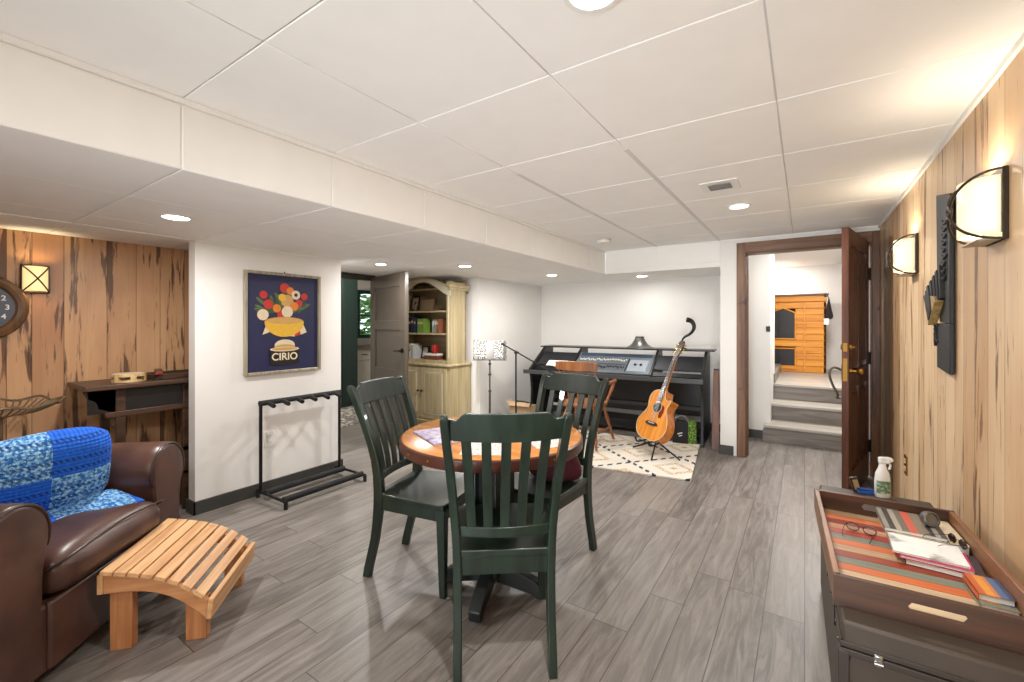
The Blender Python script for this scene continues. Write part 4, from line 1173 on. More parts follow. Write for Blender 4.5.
# shelf contents: one object each (u = distance from the hutch's left end)
def book_up(x, z, w, h, d, col, label, lean=0.0, group='books in the hutch'):
    t = thing('book', label, 'book', (HX0+x, HY0+.13, z), 0, group, (0, lean, 0))
    M_c = plain('cover_%d_%d_%d' % col, col, .5)
    MB().bx(0, w, -d/2, -d/2+.002, 0, h).bx(0, .002, -d/2, d/2, 0, h).bx(w-.002, w, -d/2, d/2, 0, h).build('cover', M_c, t)
    MB().bx(.002, w-.002, -d/2+.003, d/2-.004, .003, h-.004).build('pages', M_paper, t)
    MB().bx(.003, w-.003, -d/2-.0006, -d/2, h*.62, h*.78).build('spine_label', plain('spine_gold', (196, 178, 132), .5), t)
    return t
x = .09
for w, h, col, lab in ((.036, .19, (38, 34, 44), 'black book, leftmost in view on the hutch middle shelf'), (.034, .165, (92, 84, 88), 'grey-brown book second from the left on the hutch middle shelf'),
                       (.034, .18, (28, 30, 52), 'dark navy book third from the left on the hutch middle shelf'), (.040, .195, (46, 40, 60), 'tall purple-black book fourth from the left on the hutch middle shelf'),
                       (.030, .18, (30, 44, 84), 'blue book beside the green one on the hutch middle shelf')):
    book_up(x, SHZ[1], w, h, .15, col, lab); x += w+.010
book_up(x+.005, SHZ[1], .10, .175, .12, (112, 148, 58), 'green book standing on the hutch middle shelf')
book_up(.655, SHZ[1], .026, .17, .14, (150, 92, 62), 'reddish brown book at the right end of the hutch middle shelf')
x = .07
for w, h, col, lab in ((.024, .17, (196, 120, 96), 'salmon book at the left of the hutch bottom shelf'), (.028, .18, (206, 196, 180), 'cream book beside the salmon one on the hutch bottom shelf'),
                       (.030, .175, (128, 66, 56), 'brick-red book on the hutch bottom shelf'), (.034, .185, (226, 222, 214), 'white book on the hutch bottom shelf beside the brick-red one'), (.030, .17, (188, 190, 192), 'pale grey leaning book on the hutch bottom shelf')):
    book_up(x, SHZ[0], w, h, .15, col, lab); x += w+.012
def frame_on(x, z, w, h, mat, label, lean=-.12, name='picture_frame', cat='picture frame', border=M_case):
    t = thing(name, label, cat, (HX0+x, HY0+.17, z), 0, None, (lean, 0, 0))
    MB().bx(-w/2, w/2, 0, .015, 0, .015).bx(-w/2, w/2, 0, .015, h-.015, h).bx(-w/2, -w/2+.015, 0, .015, .015, h-.015).bx(w/2-.015, w/2, 0, .015, .015, h-.015).build('frame', border, t, bevel=.002)
    MB().bx(-w/2+.015, w/2-.015, .004, .012, .015, h-.015).build('picture', mat, t)
    return t
frame_on(.165, SHZ[2], .135, .20, photo_mat('dark_portrait', [(24, 20, 22), (60, 48, 40), (196, 176, 150), (30, 26, 26)], 14), 'dark framed photograph standing on the hutch top shelf', border=M_black)
frame_on(.375, SHZ[2], .24, .165, photo_mat('sepia_picture', [(120, 98, 72), (150, 128, 96), (96, 76, 56)], 9), 'wide sepia picture in a wooden frame on the hutch top shelf')
frame_on(.545, SHZ[1], .15, .165, photo_mat('white_card', [(238, 238, 236), (226, 230, 234), (140, 150, 160)], 18), 'white framed card on the hutch middle shelf beside the green book', -.05, border=M_plastic_w)
frame_on(.335, SHZ[0], .115, .16, photo_mat('grey_snapshot', [(120, 112, 104), (200, 192, 180), (70, 62, 58)], 16), 'small grey snapshot standing on the hutch bottom shelf', -.2, border=M_bronze)
bx_ = thing('keepsake_box', 'brown box with white lid on the hutch bottom shelf', 'box', (HX0+.54, HY0+.12, SHZ[0]))
MB().bx(-.11, .11, -.05, .05, 0, .05).build('box_body', plain('red_brown_box', (110, 60, 44), .5), bx_, bevel=.003)
MB().bx(-.113, .113, -.053, .053, .05, .075).build('lid', M_plastic_w, bx_, bevel=.003)
rj = thing('red_mug', 'red mug on top of the white-lidded box in the hutch', 'mug', (HX0+.57, HY0+.12, SHZ[0]+.075))
MB().lathe([(.03, 0), (.036, .01), (.038, .10), (.036, .105), (.033, .10), (.032, .01), (.001, .008)], n=20).build('cup', plain('red_glaze', (166, 34, 34), .25), rj, smooth=True)
MB().tube(spline([(.036, 0, .08), (.06, 0, .075), (.062, 0, .04), (.036, 0, .03)], 5), .005, 8).build('handle', plain('red_glaze', (0, 0, 0)), rj, smooth=True)

# ------------------------------------------------------------------ rug
RG = tag(MB().grid(24, 16, lambda u, v: ((1-v)*((1-u)*-.70+u*.90)+v*((1-u)*-.74+u*.87), (1-v)*((1-u)*-.70+u*-.60)+v*((1-u)*.56+u*.56), .008+.001*math.sin(9*u)*math.sin(7*v))).build('patterned_rug', rug_mat(), solid=.012),
         'cream rug with blue and brown diamond pattern under the guitar', 'rug')
RG.location = (-1.72, 4.25, 0); RG.rotation_euler = (0, 0, .10)

# ------------------------------------------------------------------ studio desk with mixing console
DKL = 2.10
DK = thing('studio_desk', 'wide black studio desk with raised rear shelf in the alcove', 'desk', (-2.93, 4.653, 0), .07)
fyz = lambda u, v, t: (t, u, v)
prof = [(.03, 0), (.10, .0), (.66, 0), (.68, .03), (.68, .965), (.42, .965), (.0, .72), (-.0, .665), (.03, .63), (.06, .45)]
for x0 in (.06, DKL-.055): MB().prism(prof, x0, x0+.03, fyz).build('side_panel', M_blackm, DK, bevel=.003)
MB().bx(0.0, .14, -.01, .16, .66, .70).build('corner_rest', M_blackm, DK, bevel=.006)
MB().bx(.09, DKL-.055, .0, .40, .655, .685).build('worktop', M_blackm, DK, bevel=.003)
MB().bx(-.01, DKL-.025, -.012, .006, .655, .705).build('front_lip', plain('grey_edge', (70, 71, 72), .4), DK, bevel=.004)
MB().bx(.03, DKL+.045, .40, .70, .968, .985).build('top_shelf', M_blackm, DK, bevel=.003)
MB().bx(.09, DKL-.055, .645, .66, .20, .60).build('back_panel', M_blackm, DK)
MB().bx(.09, DKL-.055, .60, .63, .27, .315).build('cross_rail', plain('grey_edge', (0, 0, 0)), DK, bevel=.003)
MB().bx(.09, DKL-.055, .30, .66, .045, .07).build('bottom_shelf', M_blackm, DK)
dprof = [(.02, .685), (.67, .685), (.67, .965), (.44, .965), (.02, .72)]
for x0 in (.575, 1.525): MB().prism(dprof, x0, x0+.022, fyz).build('divider', M_blackm, DK, bevel=.002)
sl = math.atan2(.205, .38)
def slope(u, v, off=0.0):       # u along the desk, v 0 (front) .. 1 (rear) on the sloping bays
    return Vector((u, .045+.38*v-math.sin(sl)*off, .70+.205*v+math.cos(sl)*off))
def slab(m, u0, u1, v0, v1, o0, o1):
    return m.loft([[slope(u, v, o0) for u, v in ((u0, v0), (u1, v0), (u1, v1), (u0, v1))], [slope(u, v, o1) for u, v in ((u0, v0), (u1, v0), (u1, v1), (u0, v1))]])
M_blank = plain('rack_blank', (44, 46, 50), .35, .3, vary=.05)
for u0, u1 in ((.10, .57), (1.553, 2.04)):
    r = slab(MB(), u0, u1, .30, .97, .0, .012).build('rack_blank_panel', M_blank, DK, bevel=.002)
    slab(MB(), u0, u1, .05, .22, -.012, .0).build('rack_slot', M_black, DK)
    m = MB()
    for k in range(6): m.ball(slope(u1+.012, .1+.15*k, .006), .006, 1)
    m.build('rail_screw', M_chrome, DK)

MX = thing('mixing_console', 'grey-blue mixing console with rows of faders set into the middle of the black desk', 'mixer', DK.location, DK.rotation_euler[2])
M_mx = plain('console_grey', (104, 111, 117), .4, .2, vary=.05)
slab(MB(), .605, 1.52, .02, .97, -.03, .02).build('chassis', M_mx, MX, bevel=.004)
slab(MB(), .63, 1.495, .80, .94, .02, .024).build('meter_strip', plain('meter_blue_black', (52, 66, 84), .3), MX)
for v0, v1 in ((.13, .36), (.50, .66)):
    m = MB()
    for k in range(30):
        u = .65+.0195*k; slab(m, u, u+.004, v0, v1, .019, .0205)
    m.build('fader_slot', M_black, MX)
    m = MB(); rs = random.Random(int(v0*100))
    for k in range(30):
        u = .648+.0195*k; v = v0+(v1-v0)*rs.uniform(.25, .7); slab(m, u, u+.008, v, v+.05, .02, .032)
    m.build('fader_cap', M_paper if v0 > .4 else M_black, MX)
m = MB()
for r in range(3):
    for k in range(30):
        p = slope(.652+.0195*k, .40+.035*r if r < 2 else .72, .024); m.ball(p, .0055, 1)
m.build('knob_row', plain('knob_dark', (40, 44, 50), .4), MX)
slab(MB(), 1.26, 1.475, .12, .66, .019, .024).build('master_panel', plain('console_light', (150, 160, 168), .4), MX, bevel=.002)
for u in (1.335, 1.40): MB().ball(slope(u, .42, .03), .016, 2, (1, 1, .8)).build('jog_knob', M_black, MX)
slab(MB(), 1.24, 1.25, .12, .70, .019, .028).build('master_fader', M_black, MX)
def on_desk(u, v, z): return DK.matrix_basis @ Vector((u, v, z))
DK_R = DK.rotation_euler[2]
Mdk = Matrix.Translation(DK.location) @ Matrix.Rotation(DK_R, 4, 'Z')
PS = thing('paper_sheet', 'white sheet of paper lying on the left sloping bay of the black desk', 'paper', Mdk @ slope(.37, .36, .0135), 0, None, (sl, 0, DK_R))
MB().bx(-.13, .13, -.06, .06, 0, .0015).build('sheet', M_paper, PS)

HB = thing('horn_bell', 'flared dark metal gramophone-style bell standing on the desk shelf', 'horn bell', Mdk @ Vector((1.30, .55, .985)))
MB().lathe([(.185, 0), (.18, .004), (.135, .018), (.098, .045), (.07, .085), (.05, .125), (.045, .135), (.04, .13), (.04, .10)], n=32).build('bell', plain('gunmetal', (118, 118, 116), .38, .9, vary=.1), HB, smooth=True)
MB().lathe([(.047, .122), (.052, .126), (.052, .136), (.046, .139)], n=32).build('neck_ring', M_bronze, HB, smooth=True)
SHP = thing('curved_horn', 'curved black animal horn standing on its thin end on the desk shelf behind the guitar', 'horn', Mdk @ Vector((1.795, .53, .985)), -.15)
hp = [(0, 0, .02), (-.004, 0, .07), (.005, 0, .10), (.03, 0, .125), (.075, 0, .15), (.108, 0, .185), (.118, 0, .225), (.105, 0, .262), (.080, 0, .282), (.048, 0, .290)]
hs = spline([(a*1.12, b, c*1.17) for a, b, c in hp], 5); nr = len(hs)
m = MB(); m.tube(hs, [.008+.022*(i/(nr-1))**1.3 for i in range(nr)], 14); m.build('horn', plain('black_horn', (34, 32, 32), .22, .1, vary=.3, scale=14), SHP, smooth=True)
MB().lathe([(.05, 0), (.05, .008), (.03, .018), (.012, .03), (.001, .03)], n=16).build('base', M_bronze, SHP, smooth=True)

# ------------------------------------------------------------------ wooden arm chair at the desk
M_pine = grained('honey_pine', (128, 76, 40), (172, 112, 66), 2, .35, .7, coat=.2)
WC = thing('wooden_armchair', 'honey-coloured wooden spindle armchair pulled up to the studio desk', 'chair', (-1.93, 4.06, .014), .06)
# local +y toward the desk, y=0 at the back
m = MB()
N = 24
m.loft([[(.235*math.cos(a)*(1.0), .24+.215*math.sin(a), z) for a in [2*PI*k/28 for k in range(28)]] for z in (.41, .425, .44)]); m.build('seat', M_pine, WC, bevel=.006)
MB().tube(spline([(-.265, .44, .652), (-.275, .30, .652), (-.25, .10, .655), (-.13, .01, .66), (0, -.01, .662), (.13, .01, .66), (.25, .10, .655), (.275, .30, .652), (.265, .44, .652)], 6), .021, 10).build('arm_bow', M_pine, WC, smooth=True)
m = MB(); rings = []
for k in range(25):
    s = 2*k/24-1; x = .225*s; y = -.045+.035*s*s; zt = .885-.012*s*s; zb = .785+.014*s*s
    rings.append([(x, y-.011, zb), (x, y+.011, zb), (x, y+.006, zt), (x, y-.016, zt)])
m.loft(rings).build('crest_rail', M_pine, WC, bevel=.004)
for k in range(7):
    s = -1+2*k/6
    MB().tube(spline([(.16*s, .055+.03*s*s, .435), (.18*s, .015+.03*s*s, .66), (.20*s, -.045+.035*s*s, .81)], 5), [.008]*11, 8).build('spindle', M_pine, WC, smooth=True)
def turned(p0, p1, name, k=1.0):
    p0, p1 = Vector(p0), Vector(p1); pr = [(0, .011), (.08, .014), (.2, .018), (.28, .012), (.34, .019), (.4, .013), (.6, .02), (.8, .016), (.9, .012), (1, .012)]
    return MB().tube([p0+(p1-p0)*a for a, _ in pr], [r*k for _, r in pr], 10).build(name, M_pine, WC, smooth=True)
for sg in (-1, 1):
    turned((sg*.20, .36, .435), (sg*.268, .42, .645), 'arm_post')
    turned((sg*.225, .52, 0), (sg*.15, .37, .415), 'front_leg'); turned((sg*.22, -.02, 0), (sg*.14, .12, .415), 'rear_leg')
    MB().tube([(sg*.20, .08, .155), (sg*.205, .45, .155)], .009, 8).build('side_stretcher', M_pine, WC, smooth=True)
MB().tube([(-.2, .27, .155), (.2, .27, .155)], .009, 8).build('cross_stretcher', M_pine, WC, smooth=True)

# ------------------------------------------------------------------ acoustic guitar on its stand
GL = Vector((-1.14, 4.23, 0))
face_dir = math.atan2(-.84, -.54)               # soundboard looks this way (toward the viewer, a little left)
lean = .46
# local x: right as seen from the front, local y: away from the front, z: along the neck
Gr = (Matrix.Rotation(face_dir+PI/2, 4, 'Z') @ Matrix.Rotation(.03, 4, 'Y') @ Matrix.Rotation(-.42, 4, 'X'))
GT = thing('acoustic_guitar', 'honey-orange cutaway acoustic guitar on a stand over the rug', 'guitar', (-1.275, 4.235, .165), 0, None, Gr.to_euler())
M_spruce = grained('amber_spruce', (200, 120, 40), (226, 150, 66), 2, .22, .8, coat=.5)
M_gside = grained('amber_maple_side', (176, 96, 32), (210, 134, 58), 0, .25, .8, coat=.5)
cl = [(0, 0), (.10, .006), (.175, .06), (.20, .145), (.172, .235), (.128, .30), (.124, .345), (.140, .395), (.136, .42), (.100, .408), (.062, .425), (.040, .47), (.032, .497), (0, .50), (-.06, .498), (-.115, .475), (-.143, .425), (-.140, .37), (-.124, .31), (-.150, .25), (-.195, .18), (-.198, .12), (-.165, .05), (-.09, .005)]
ol = [(p.x, p.y) for p in spline([(a, b, 0) for a, b in cl], 4, True)]
D_ = .105
MB().loft([[(u, t, v) for u, v in ol] for t in (.004, .5*D_, D_)]).build('body', M_gside, GT, bevel=.003)
MB().prism(ol, -.0, .005, lambda u, v, t: (u*.995, t, .25+(v-.25)*.995)).build('soundboard', M_spruce, GT, bevel=.0015)
pts_b = [(u, -.0, .0+v) for u, v in ol]
MB().tube(pts_b, .0028, 6, close=True).build('binding', plain('cream_binding', (226, 206, 168), .4), GT, smooth=True)
MB().lathe([(.001, -.001), (.05, -.001), (.05, .0015), (.001, .0015)], (0, -.0005, .325), 32, Rx(PI/2)).build('sound_hole', plain('hole_dark', (22, 16, 14), .8), GT)
MB().lathe([(.051, 0), (.062, 0), (.062, .0018), (.051, .0018), (.051, 0)], (0, -.0005, .325), 32, Rx(PI/2)).build('rosette', plain('rosette_wood', (186, 150, 104), .3), GT)
MB().prism([(.045, .285), (.06, .33), (.055, .36), (.088, .345), (.098, .29), (.085, .235), (.058, .225), (.048, .25)], -.0022, .0, lambda u, v, t: (u, t, v)).build('pickguard', plain('tortoise_red', (120, 36, 20), .2), GT)
MB().prism([(-.085, .155), (-.06, .175), (.06, .175), (.085, .155), (.07, .145), (.03, .138), (-.03, .138), (-.07, .145)], -.010, .0, lambda u, v, t: (u, t, v)).build('bridge', plain('ebony_bridge', (30, 24, 22), .4), GT, bevel=.002)
MB().bx(-.04, .04, -.014, -.010, .161, .165).build('saddle', M_plastic_w, GT)
def nk(z, h): w = .0275+(.0215-.0275)*(z-.5)/.36; return [(-w, -.004, z), (w, -.004, z), (w*.8, h, z), (-w*.8, h, z)]
MB().loft([nk(.49, .06), nk(.52, .028), nk(.6, .018), nk(.86, .016)]).build('neck', M_gside, GT, bevel=.004)
m = MB(); m.loft([[(-.028, -.010, .385), (.028, -.010, .385), (.028, -.004, .385), (-.028, -.004, .385)], [(-.0215, -.010, .862), (.0215, -.010, .862), (.0215, -.004, .862), (-.0215, -.004, .862)]])
FB = m.build('fingerboard', plain('ebony_board', (46, 38, 36), .35), GT)
m = MB()
for k in range(19):
    z = .862-.69*(1-2**(-(k+1)/12)); m.bx(-.024, .024, -.0112, -.0098, z, z+.0022)
m.build('fret', M_chrome, FB)
MB().prism([(-.022, .862), (.022, .862), (.037, .90), (.036, 1.02), (.02, 1.04), (0, 1.03), (-.02, 1.04), (-.036, 1.02), (-.037, .90)], -.006, .010, lambda u, v, t: (u, t+.10*(v-.862), v)).build('headstock', plain('headstock_rosewood', (72, 48, 34), .3), GT, bevel=.002)
for sg in (-1, 1):
    for k in range(3):
        z = .905+.042*k; y = .10*(z-.862)
        m = MB(); m.tube([(sg*.024, y+.004, z), (sg*.052, y+.004, z)], .004, 8); m.ball((sg*.058, y+.004, z), (.009, .006, .011), 1); m.tube([(sg*.024, y-.012, z), (sg*.024, y, z)], .004, 8)
        m.build('tuner', plain('gold_tuner', (206, 168, 90), .25, .9), GT, smooth=True)
for k in range(6):
    MB().tube([((-.027+.0108*k), -.013, .163), ((-.017+.0068*k), -.0135, .862)], .0007, 4).build('string', M_chrome, GT)
GS = thing('guitar_stand', 'black folding tripod guitar stand holding the acoustic guitar', 'guitar stand', (-1.195, 4.295, .014), math.atan2(-.84, -.54)+PI/2)
yq = .0
MB().tube([(0, .0, .13), (-.02, .06, .18), (-.03, .25, .56)], .009, 8).build('neck_tube', M_black, GS, smooth=True)
for a, r in ((-2.9, .27), (-.9, .24), (.2, .26), (1.7, .2))[:3]:
    MB().tube([(0, 0, .13), (r*math.cos(a), r*math.sin(a), .009)], .008, 8).build('leg', M_black, GS, smooth=True)
for sg in (-1, 1): MB().tube(spline([(0, 0, .15), (sg*.07-.0, -.02, .135), (sg*.09, -.10, .12), (sg*.09, -.16, .125), (sg*.09, -.175, .165)], 5), .008, 8).build('cradle_arm', M_rubber, GS, smooth=True)

# ------------------------------------------------------------------ tote bag, leaning board, cardboard box
TG = thing('tote_bag', 'black tote bag with a bright green leafy side panel beside the desk leg', 'bag', (-1.055, 4.90, .0), .30)
m = MB(); rings = []
for z, k in ((0, 1), (.02, 1.02), (.13, 1.0), (.23, .92), (.24, .91)):
    rings.append([(-.13*k, -.055*k, z), (.02, -.062*k, z), (.02, .055*k, z), (-.13*k, .05*k, z)])
m.loft(rings).build('black_panel', plain('black_cloth', (30, 30, 32), .8), TG, bevel=.006)
m = MB(); rings = []
for z, k in ((0, 1), (.02, 1.02), (.13, 1.0), (.23, .97), (.25, .95)):
    rings.append([(.021, -.062*k, z), (.105*k, -.055*k, z), (.10*k, .05*k, z), (.021, .055*k, z)])
gm = NT('leaf_print'); gvo = gm.n('ShaderNodeTexVoronoi'); gm.l(gm.coord(), gvo.inputs['Vector']); gvo.inputs['Scale'].default_value = 60
gm.l(gm.mix(gm.smooth(gvo.outputs['Distance'], .2, .6), srgb((136, 172, 64)), srgb((58, 96, 30))), gm.b.inputs['Base Color'])
m.loft(rings).build('green_panel', gm.m, TG, bevel=.006)
MB().tube(spline([(-.10, -.02, .23), (-.10, -.03, .275), (-.03, -.03, .30), (.02, -.02, .26), (.01, -.01, .235)], 5), .005, 6).build('handle', plain('clear_grey_strap', (150, 150, 150), .4), TG, smooth=True)
MB().box((-.06, -.0625, .12), (.05, .002, .012), Ry(-.3)).box((-.055, -.0625, .095), (.035, .002, .008), Ry(-.3)).build('script_mark', M_paper, TG)
LB = thing('leaning_board', 'dark brown wooden board leaning upright between the desk and the white corner', 'board', (-.745, 4.80, 0), 0, None, (0, .0, .15))
MB().loft([[(-.04, 0, 0), (.035, 0, 0), (.035, .022, 0), (-.04, .022, 0)], [(-.02, .1, .80), (.035, .1, .80), (.035, .122, .80), (-.02, .122, .80)]]).build('plank', grained('red_brown_plank', (78, 42, 26), (112, 66, 42), 2, .4), LB, bevel=.003)
MB().loft([[(-.02, .1, .80), (.035, .1, .80), (.035, .122, .80), (-.02, .122, .80)], [(-.018, .101, .815), (.033, .101, .815), (.033, .121, .815), (-.018, .121, .815)]]).build('end_cap', M_black, LB)
KB = thing('cardboard_box', 'tan cardboard box with an open flap on the floor behind the microphone stand', 'box', (-2.80, 4.42, 0), .1)
M_card = plain('cardboard', (176, 146, 112), .8, vary=.05)
MB().bx(-.14, .14, -.085, .085, 0, .012).bx(-.14, -.136, -.085, .085, 0, .31).bx(.136, .14, -.085, .085, 0, .31).bx(-.14, .14, -.085, -.081, 0, .31).bx(-.14, .14, .081, .085, 0, .31).build('carton', M_card, KB)
MB().box((-.165, 0, .33), (.06, .17, .004), Ry(.65)).build('flap', M_card, KB)
MB().box((.0, -.105, .33), (.27, .055, .004), Rx(.8)).build('flap', M_card, KB)
CB2 = thing('coiled_cable', 'dark coiled cable heaped in the open cardboard box', 'cable', (-2.80, 4.42, .012), .1)
m = MB(); m.tube([(.10*math.cos(a)*(1+.1*math.sin(3*a)), .06*math.sin(a), .01+.0068*a) for a in [k*.25 for k in range(190)]], .008, 6); m.build('cable', M_rubber, CB2, smooth=True)

# ------------------------------------------------------------------ music stand and microphone stand
MU = thing('music_stand', 'silver music stand holding open white sheet music by the alcove wall', 'music stand', (-2.985, 4.0, 0), .58)
M_st = plain('stand_grey', (96, 92, 88), .35, .7)
MB().tube([(0, 0, .16), (0, 0, .52)], .012, 10).build('lower_tube', M_st, MU, smooth=True)
MB().tube([(0, 0, .50), (0, 0, .87)], .009, 10).build('upper_tube', M_st, MU, smooth=True)
for z in (.51, .70, .82): MB().lathe([(.012, -.012), (.018, -.008), (.018, .008), (.012, .012)], (0, 0, z), 12).build('collar', M_st, MU, smooth=True)
for k in range(3):
    a = 2*PI*k/3+.5
    MB().tube([(0, 0, .20), (.22*math.cos(a), .22*math.sin(a), .012)], .009, 8).build('leg', M_st, MU, smooth=True)
MB().box((0, -.035, .868), (.38, .05, .008)).build('ledge', M_st, MU, bevel=.002)
MB().box((0, .038, .975), (.36, .006, .22), Rx(-.38)).build('desk_plate', M_st, MU, bevel=.002)
SM = thing('sheet_music', 'two white pages of printed music open on the music stand', 'sheet music', (-2.985, 4.0, 0), .58)
M_sheet = None
s_ = NT('music_page'); so = s_.sep(s_.coord())
st = s_.math('GREATER_THAN', s_.noise(s_.comb(s_.math('MULTIPLY', so[0], 80), s_.math('MULTIPLY', so[2], 62), 0), 1.0, 3, .6), .50)
s_.l(s_.mix(st, srgb((216, 214, 210)), srgb((64, 62, 62))), s_.b.inputs['Base Color']); s_.b.inputs['Roughness'].default_value = .7
for sg in (-1, 1):
    MB().grid(8, 6, lambda u, v: (sg*(.003+.19*u), .008+.225*v*math.sin(.38)-.018*math.sin(PI*u)*.8-.004, .874+.225*v*math.cos(.38)+(.012*u*v if sg < 0 else 0))).build('page', s_.m, SM, smooth=True, solid=.0012)
MC = thing('microphone_stand', 'black boom microphone stand angled down toward the desk', 'microphone stand', (-2.70, 4.11, 0), .588)
MB().tube([(0, 0, .03), (0, 0, .95)], .0095, 10).build('pole', M_black, MC, smooth=True)
MB().lathe([(.02, .03), (.024, .06), (.014, .09)], n=12).build('hub', M_black, MC, smooth=True)
for k in range(3):
    a = 2*PI*k/3-.06
    MB().tube([(0, 0, .10), (.22*math.cos(a), .22*math.sin(a), .010)], .007, 8).build('leg', M_black, MC, smooth=True)
MB().ball((0, 0, .955), .022, 2).tube([(-.02, -.0, .955), (.035, 0, .955)], .010, 8).build('clutch', M_black, MC, smooth=True)
MB().tube([(-.16, 0, 1.055), (.40, 0, .735)], .0075, 8).build('boom', M_black, MC, smooth=True)
MB().tube([(-.165, 0, 1.058), (-.13, 0, 1.038)], .013, 10).build('boom_grip', M_rubber, MC, smooth=True)
MI = thing('microphone', 'small dark microphone clipped at the low end of the boom', 'microphone', (-2.70, 4.11, 0), .588)
MB().tube([(.40, 0, .738), (.435, -.005, .722), (.49, -.012, .706)], [.010, .012, .016], 10).build('body', M_black, MI, smooth=True)
MB().ball((.512, -.015, .70), .025, 2).build('grille', plain('mesh_grey', (70, 70, 72), .4, .7), MI, smooth=True)

# ------------------------------------------------------------------ trunk under the right wall
TRZ = .50
TK = thing('storage_trunk', 'low grey-brown storage trunk with metal clasps along the maple wall', 'trunk', (.27, 2.02, 0), .018)
M_tk = plain('grey_brown_fibre', (70, 59, 49), .55, vary=.15, scale=14)
M_tkd = plain('trunk_dark_trim', (54, 44, 36), .5, vary=.1)
tw, tl = .195, .575
MB().bx(-tw, tw, -tl, tl, .02, TRZ-.071).build('body', M_tk, TK, bevel=.008)
L_ = MB().bx(-tw-.004, tw+.004, -tl-.004, tl+.004, TRZ-.066, TRZ).build('lid', M_tk, TK, bevel=.008)
m = MB()
for z0, z1 in ((TRZ-.086, TRZ-.070), (TRZ-.066, TRZ-.052)):
    m.bx(-tw-.008, tw+.008, -tl-.008, -tl-.003, z0, z1); m.bx(-tw-.008, -tw-.003, -tl, tl, z0, z1)
m.build('rim_band', M_tkd, TK, bevel=.002)
for sx in (-1, 1):
    MB().bx(sx*tw-.012, sx*tw+.012, -tl-.010, -tl+.02, .02, TRZ-.075).build('corner_band', M_tkd, TK, bevel=.003)
    for z in (.05, TRZ-.095): MB().ball((sx*(tw-.002), -tl+.004, z), (.014, .014, .020), 2).build('corner_cap', M_bronze, TK, smooth=True)
for x in (-.125, .12):
    c = MB().bx(x-.010, x+.010, -tl-.011, -tl-.003, TRZ-.092, TRZ-.060).build('clasp', M_chrome, TK, bevel=.004)
    MB().tube([(x-.009, -tl-.013, TRZ-.08), (x+.009, -tl-.013, TRZ-.08)], .004, 8).build('clasp_lever', M_chrome, c, smooth=True)
for y in (-.4, -.1, .2, .45):
    MB().bx(-tw-.011, -tw-.003, y-.02, y+.02, TRZ-.11, TRZ-.05).build('side_clasp', M_bronze, TK, bevel=.003)
m = MB()
for k in range(14): m.ball((-tw-.008, -tl+.04+k*.08, TRZ-.075), .005, 1)
m.build('rivet', M_bronze, TK)
MB().tube(spline([(-.05, -tl-.006, .25), (-.05, -tl-.035, .245), (.05, -tl-.035, .245), (.05, -tl-.006, .25)], 5), .009, 8).build('carry_handle', M_side, TK, smooth=True)

# serving tray of coloured reclaimed boards
TY_ = thing('serving_tray', 'large wooden tray with striped coloured reclaimed-wood floor on the trunk', 'tray', (.264, 1.885, TRZ), .045)
ta, tb, th_ = .205, .362, .083
M_tray = grained('tray_walnut', (58, 36, 24), (90, 58, 38), 0, .45, .6)
M_trayy = grained('tray_walnut_long', (98, 64, 40), (148, 100, 64), 1, .4, .6)
for sx in (-1, 1): MB().bx(sx*ta-.008, sx*ta+.008, -tb, tb, 0, th_).build('long_side', M_trayy, TY_, bevel=.002)
for sy in (-1, 1):
    # end boards with a hand slot cut through
    y0, y1 = sy*tb-.008, sy*tb+.008
    sl_ = [(-.06+.0, .05), (-.06, .038), (.06, .038), (.06, .05)]
    m = MB()
    m.bx(-ta-.008, -.062, y0, y1, 0, th_); m.bx(.062, ta+.008, y0, y1, 0, th_); m.bx(-.062, .062, y0, y1, 0, .034); m.bx(-.062, .062, y0, y1, .058, th_)
    for sx in (-1, 1): m.prism([(sx*.062, .034), (sx*.050, .034), (sx*.058, .046), (sx*.050, .058), (sx*.062, .058)], y0, y1, lambda u, v, t: (u, t, v))
    m.build('end_board', M_tray, TY_)
stripe = [(212, 188, 152), (214, 190, 156), (150, 60, 44), (206, 178, 142), (206, 106, 54), (122, 128, 112), (158, 66, 42), (196, 160, 122), (210, 110, 58), (130, 134, 118), (176, 62, 40), (200, 150, 116), (150, 60, 44), (204, 110, 60), (196, 168, 132)]
m = MB(); sm = [grained('stripe_board_%d' % i, tuple(int(v*.82) for v in c), c, 0, .5, .7) for i, c in enumerate(stripe)]
ns = len(stripe)
for i in range(ns):
    y0 = -tb+.008+(2*tb-.016)*i/ns; y1 = -tb+.008+(2*tb-.016)*(i+1)/ns
    m.mi = i; m.bx(-ta+.008, ta-.008, y0+.001, y1-.001, .002, .012)
m.build('striped_floor', sm, TY_)
fl = TRZ+.0125
Mt = Matrix.Translation(TY_.location) @ Matrix.Rotation(.045, 4, 'Z')
def on_tray(x, y, z=.0125): return Mt @ Vector((x, y, z))
def banded_cover(name, cols):
    n = NT(name); o = n.sep(n.coord('Generated')); cr = n.n('ShaderNodeValToRGB'); n.l(o[0], cr.inputs[0]); cr.color_ramp.interpolation = 'CONSTANT'
    e = cr.color_ramp.elements
    while len(e) < len(cols): e.new(.5)
    for i, (p, c) in enumerate(cols): e[i].position = p; e[i].color = srgb(c)
    nz = n.noise(n.coord(), 40, 3)
    n.l(n.mix(n.math('MULTIPLY', nz, .35), cr.outputs[0], srgb((90, 84, 78))), n.b.inputs['Base Color']); n.b.inputs['Roughness'].default_value = .4
    return n.m
flat('hardcover_book', 'thick cream-edged hardcover at the back of the striped tray, under a magazine', 'book', on_tray(.092, .236), .06, .20, .212, .034, plain('cream_cover', (214, 198, 168), .5))
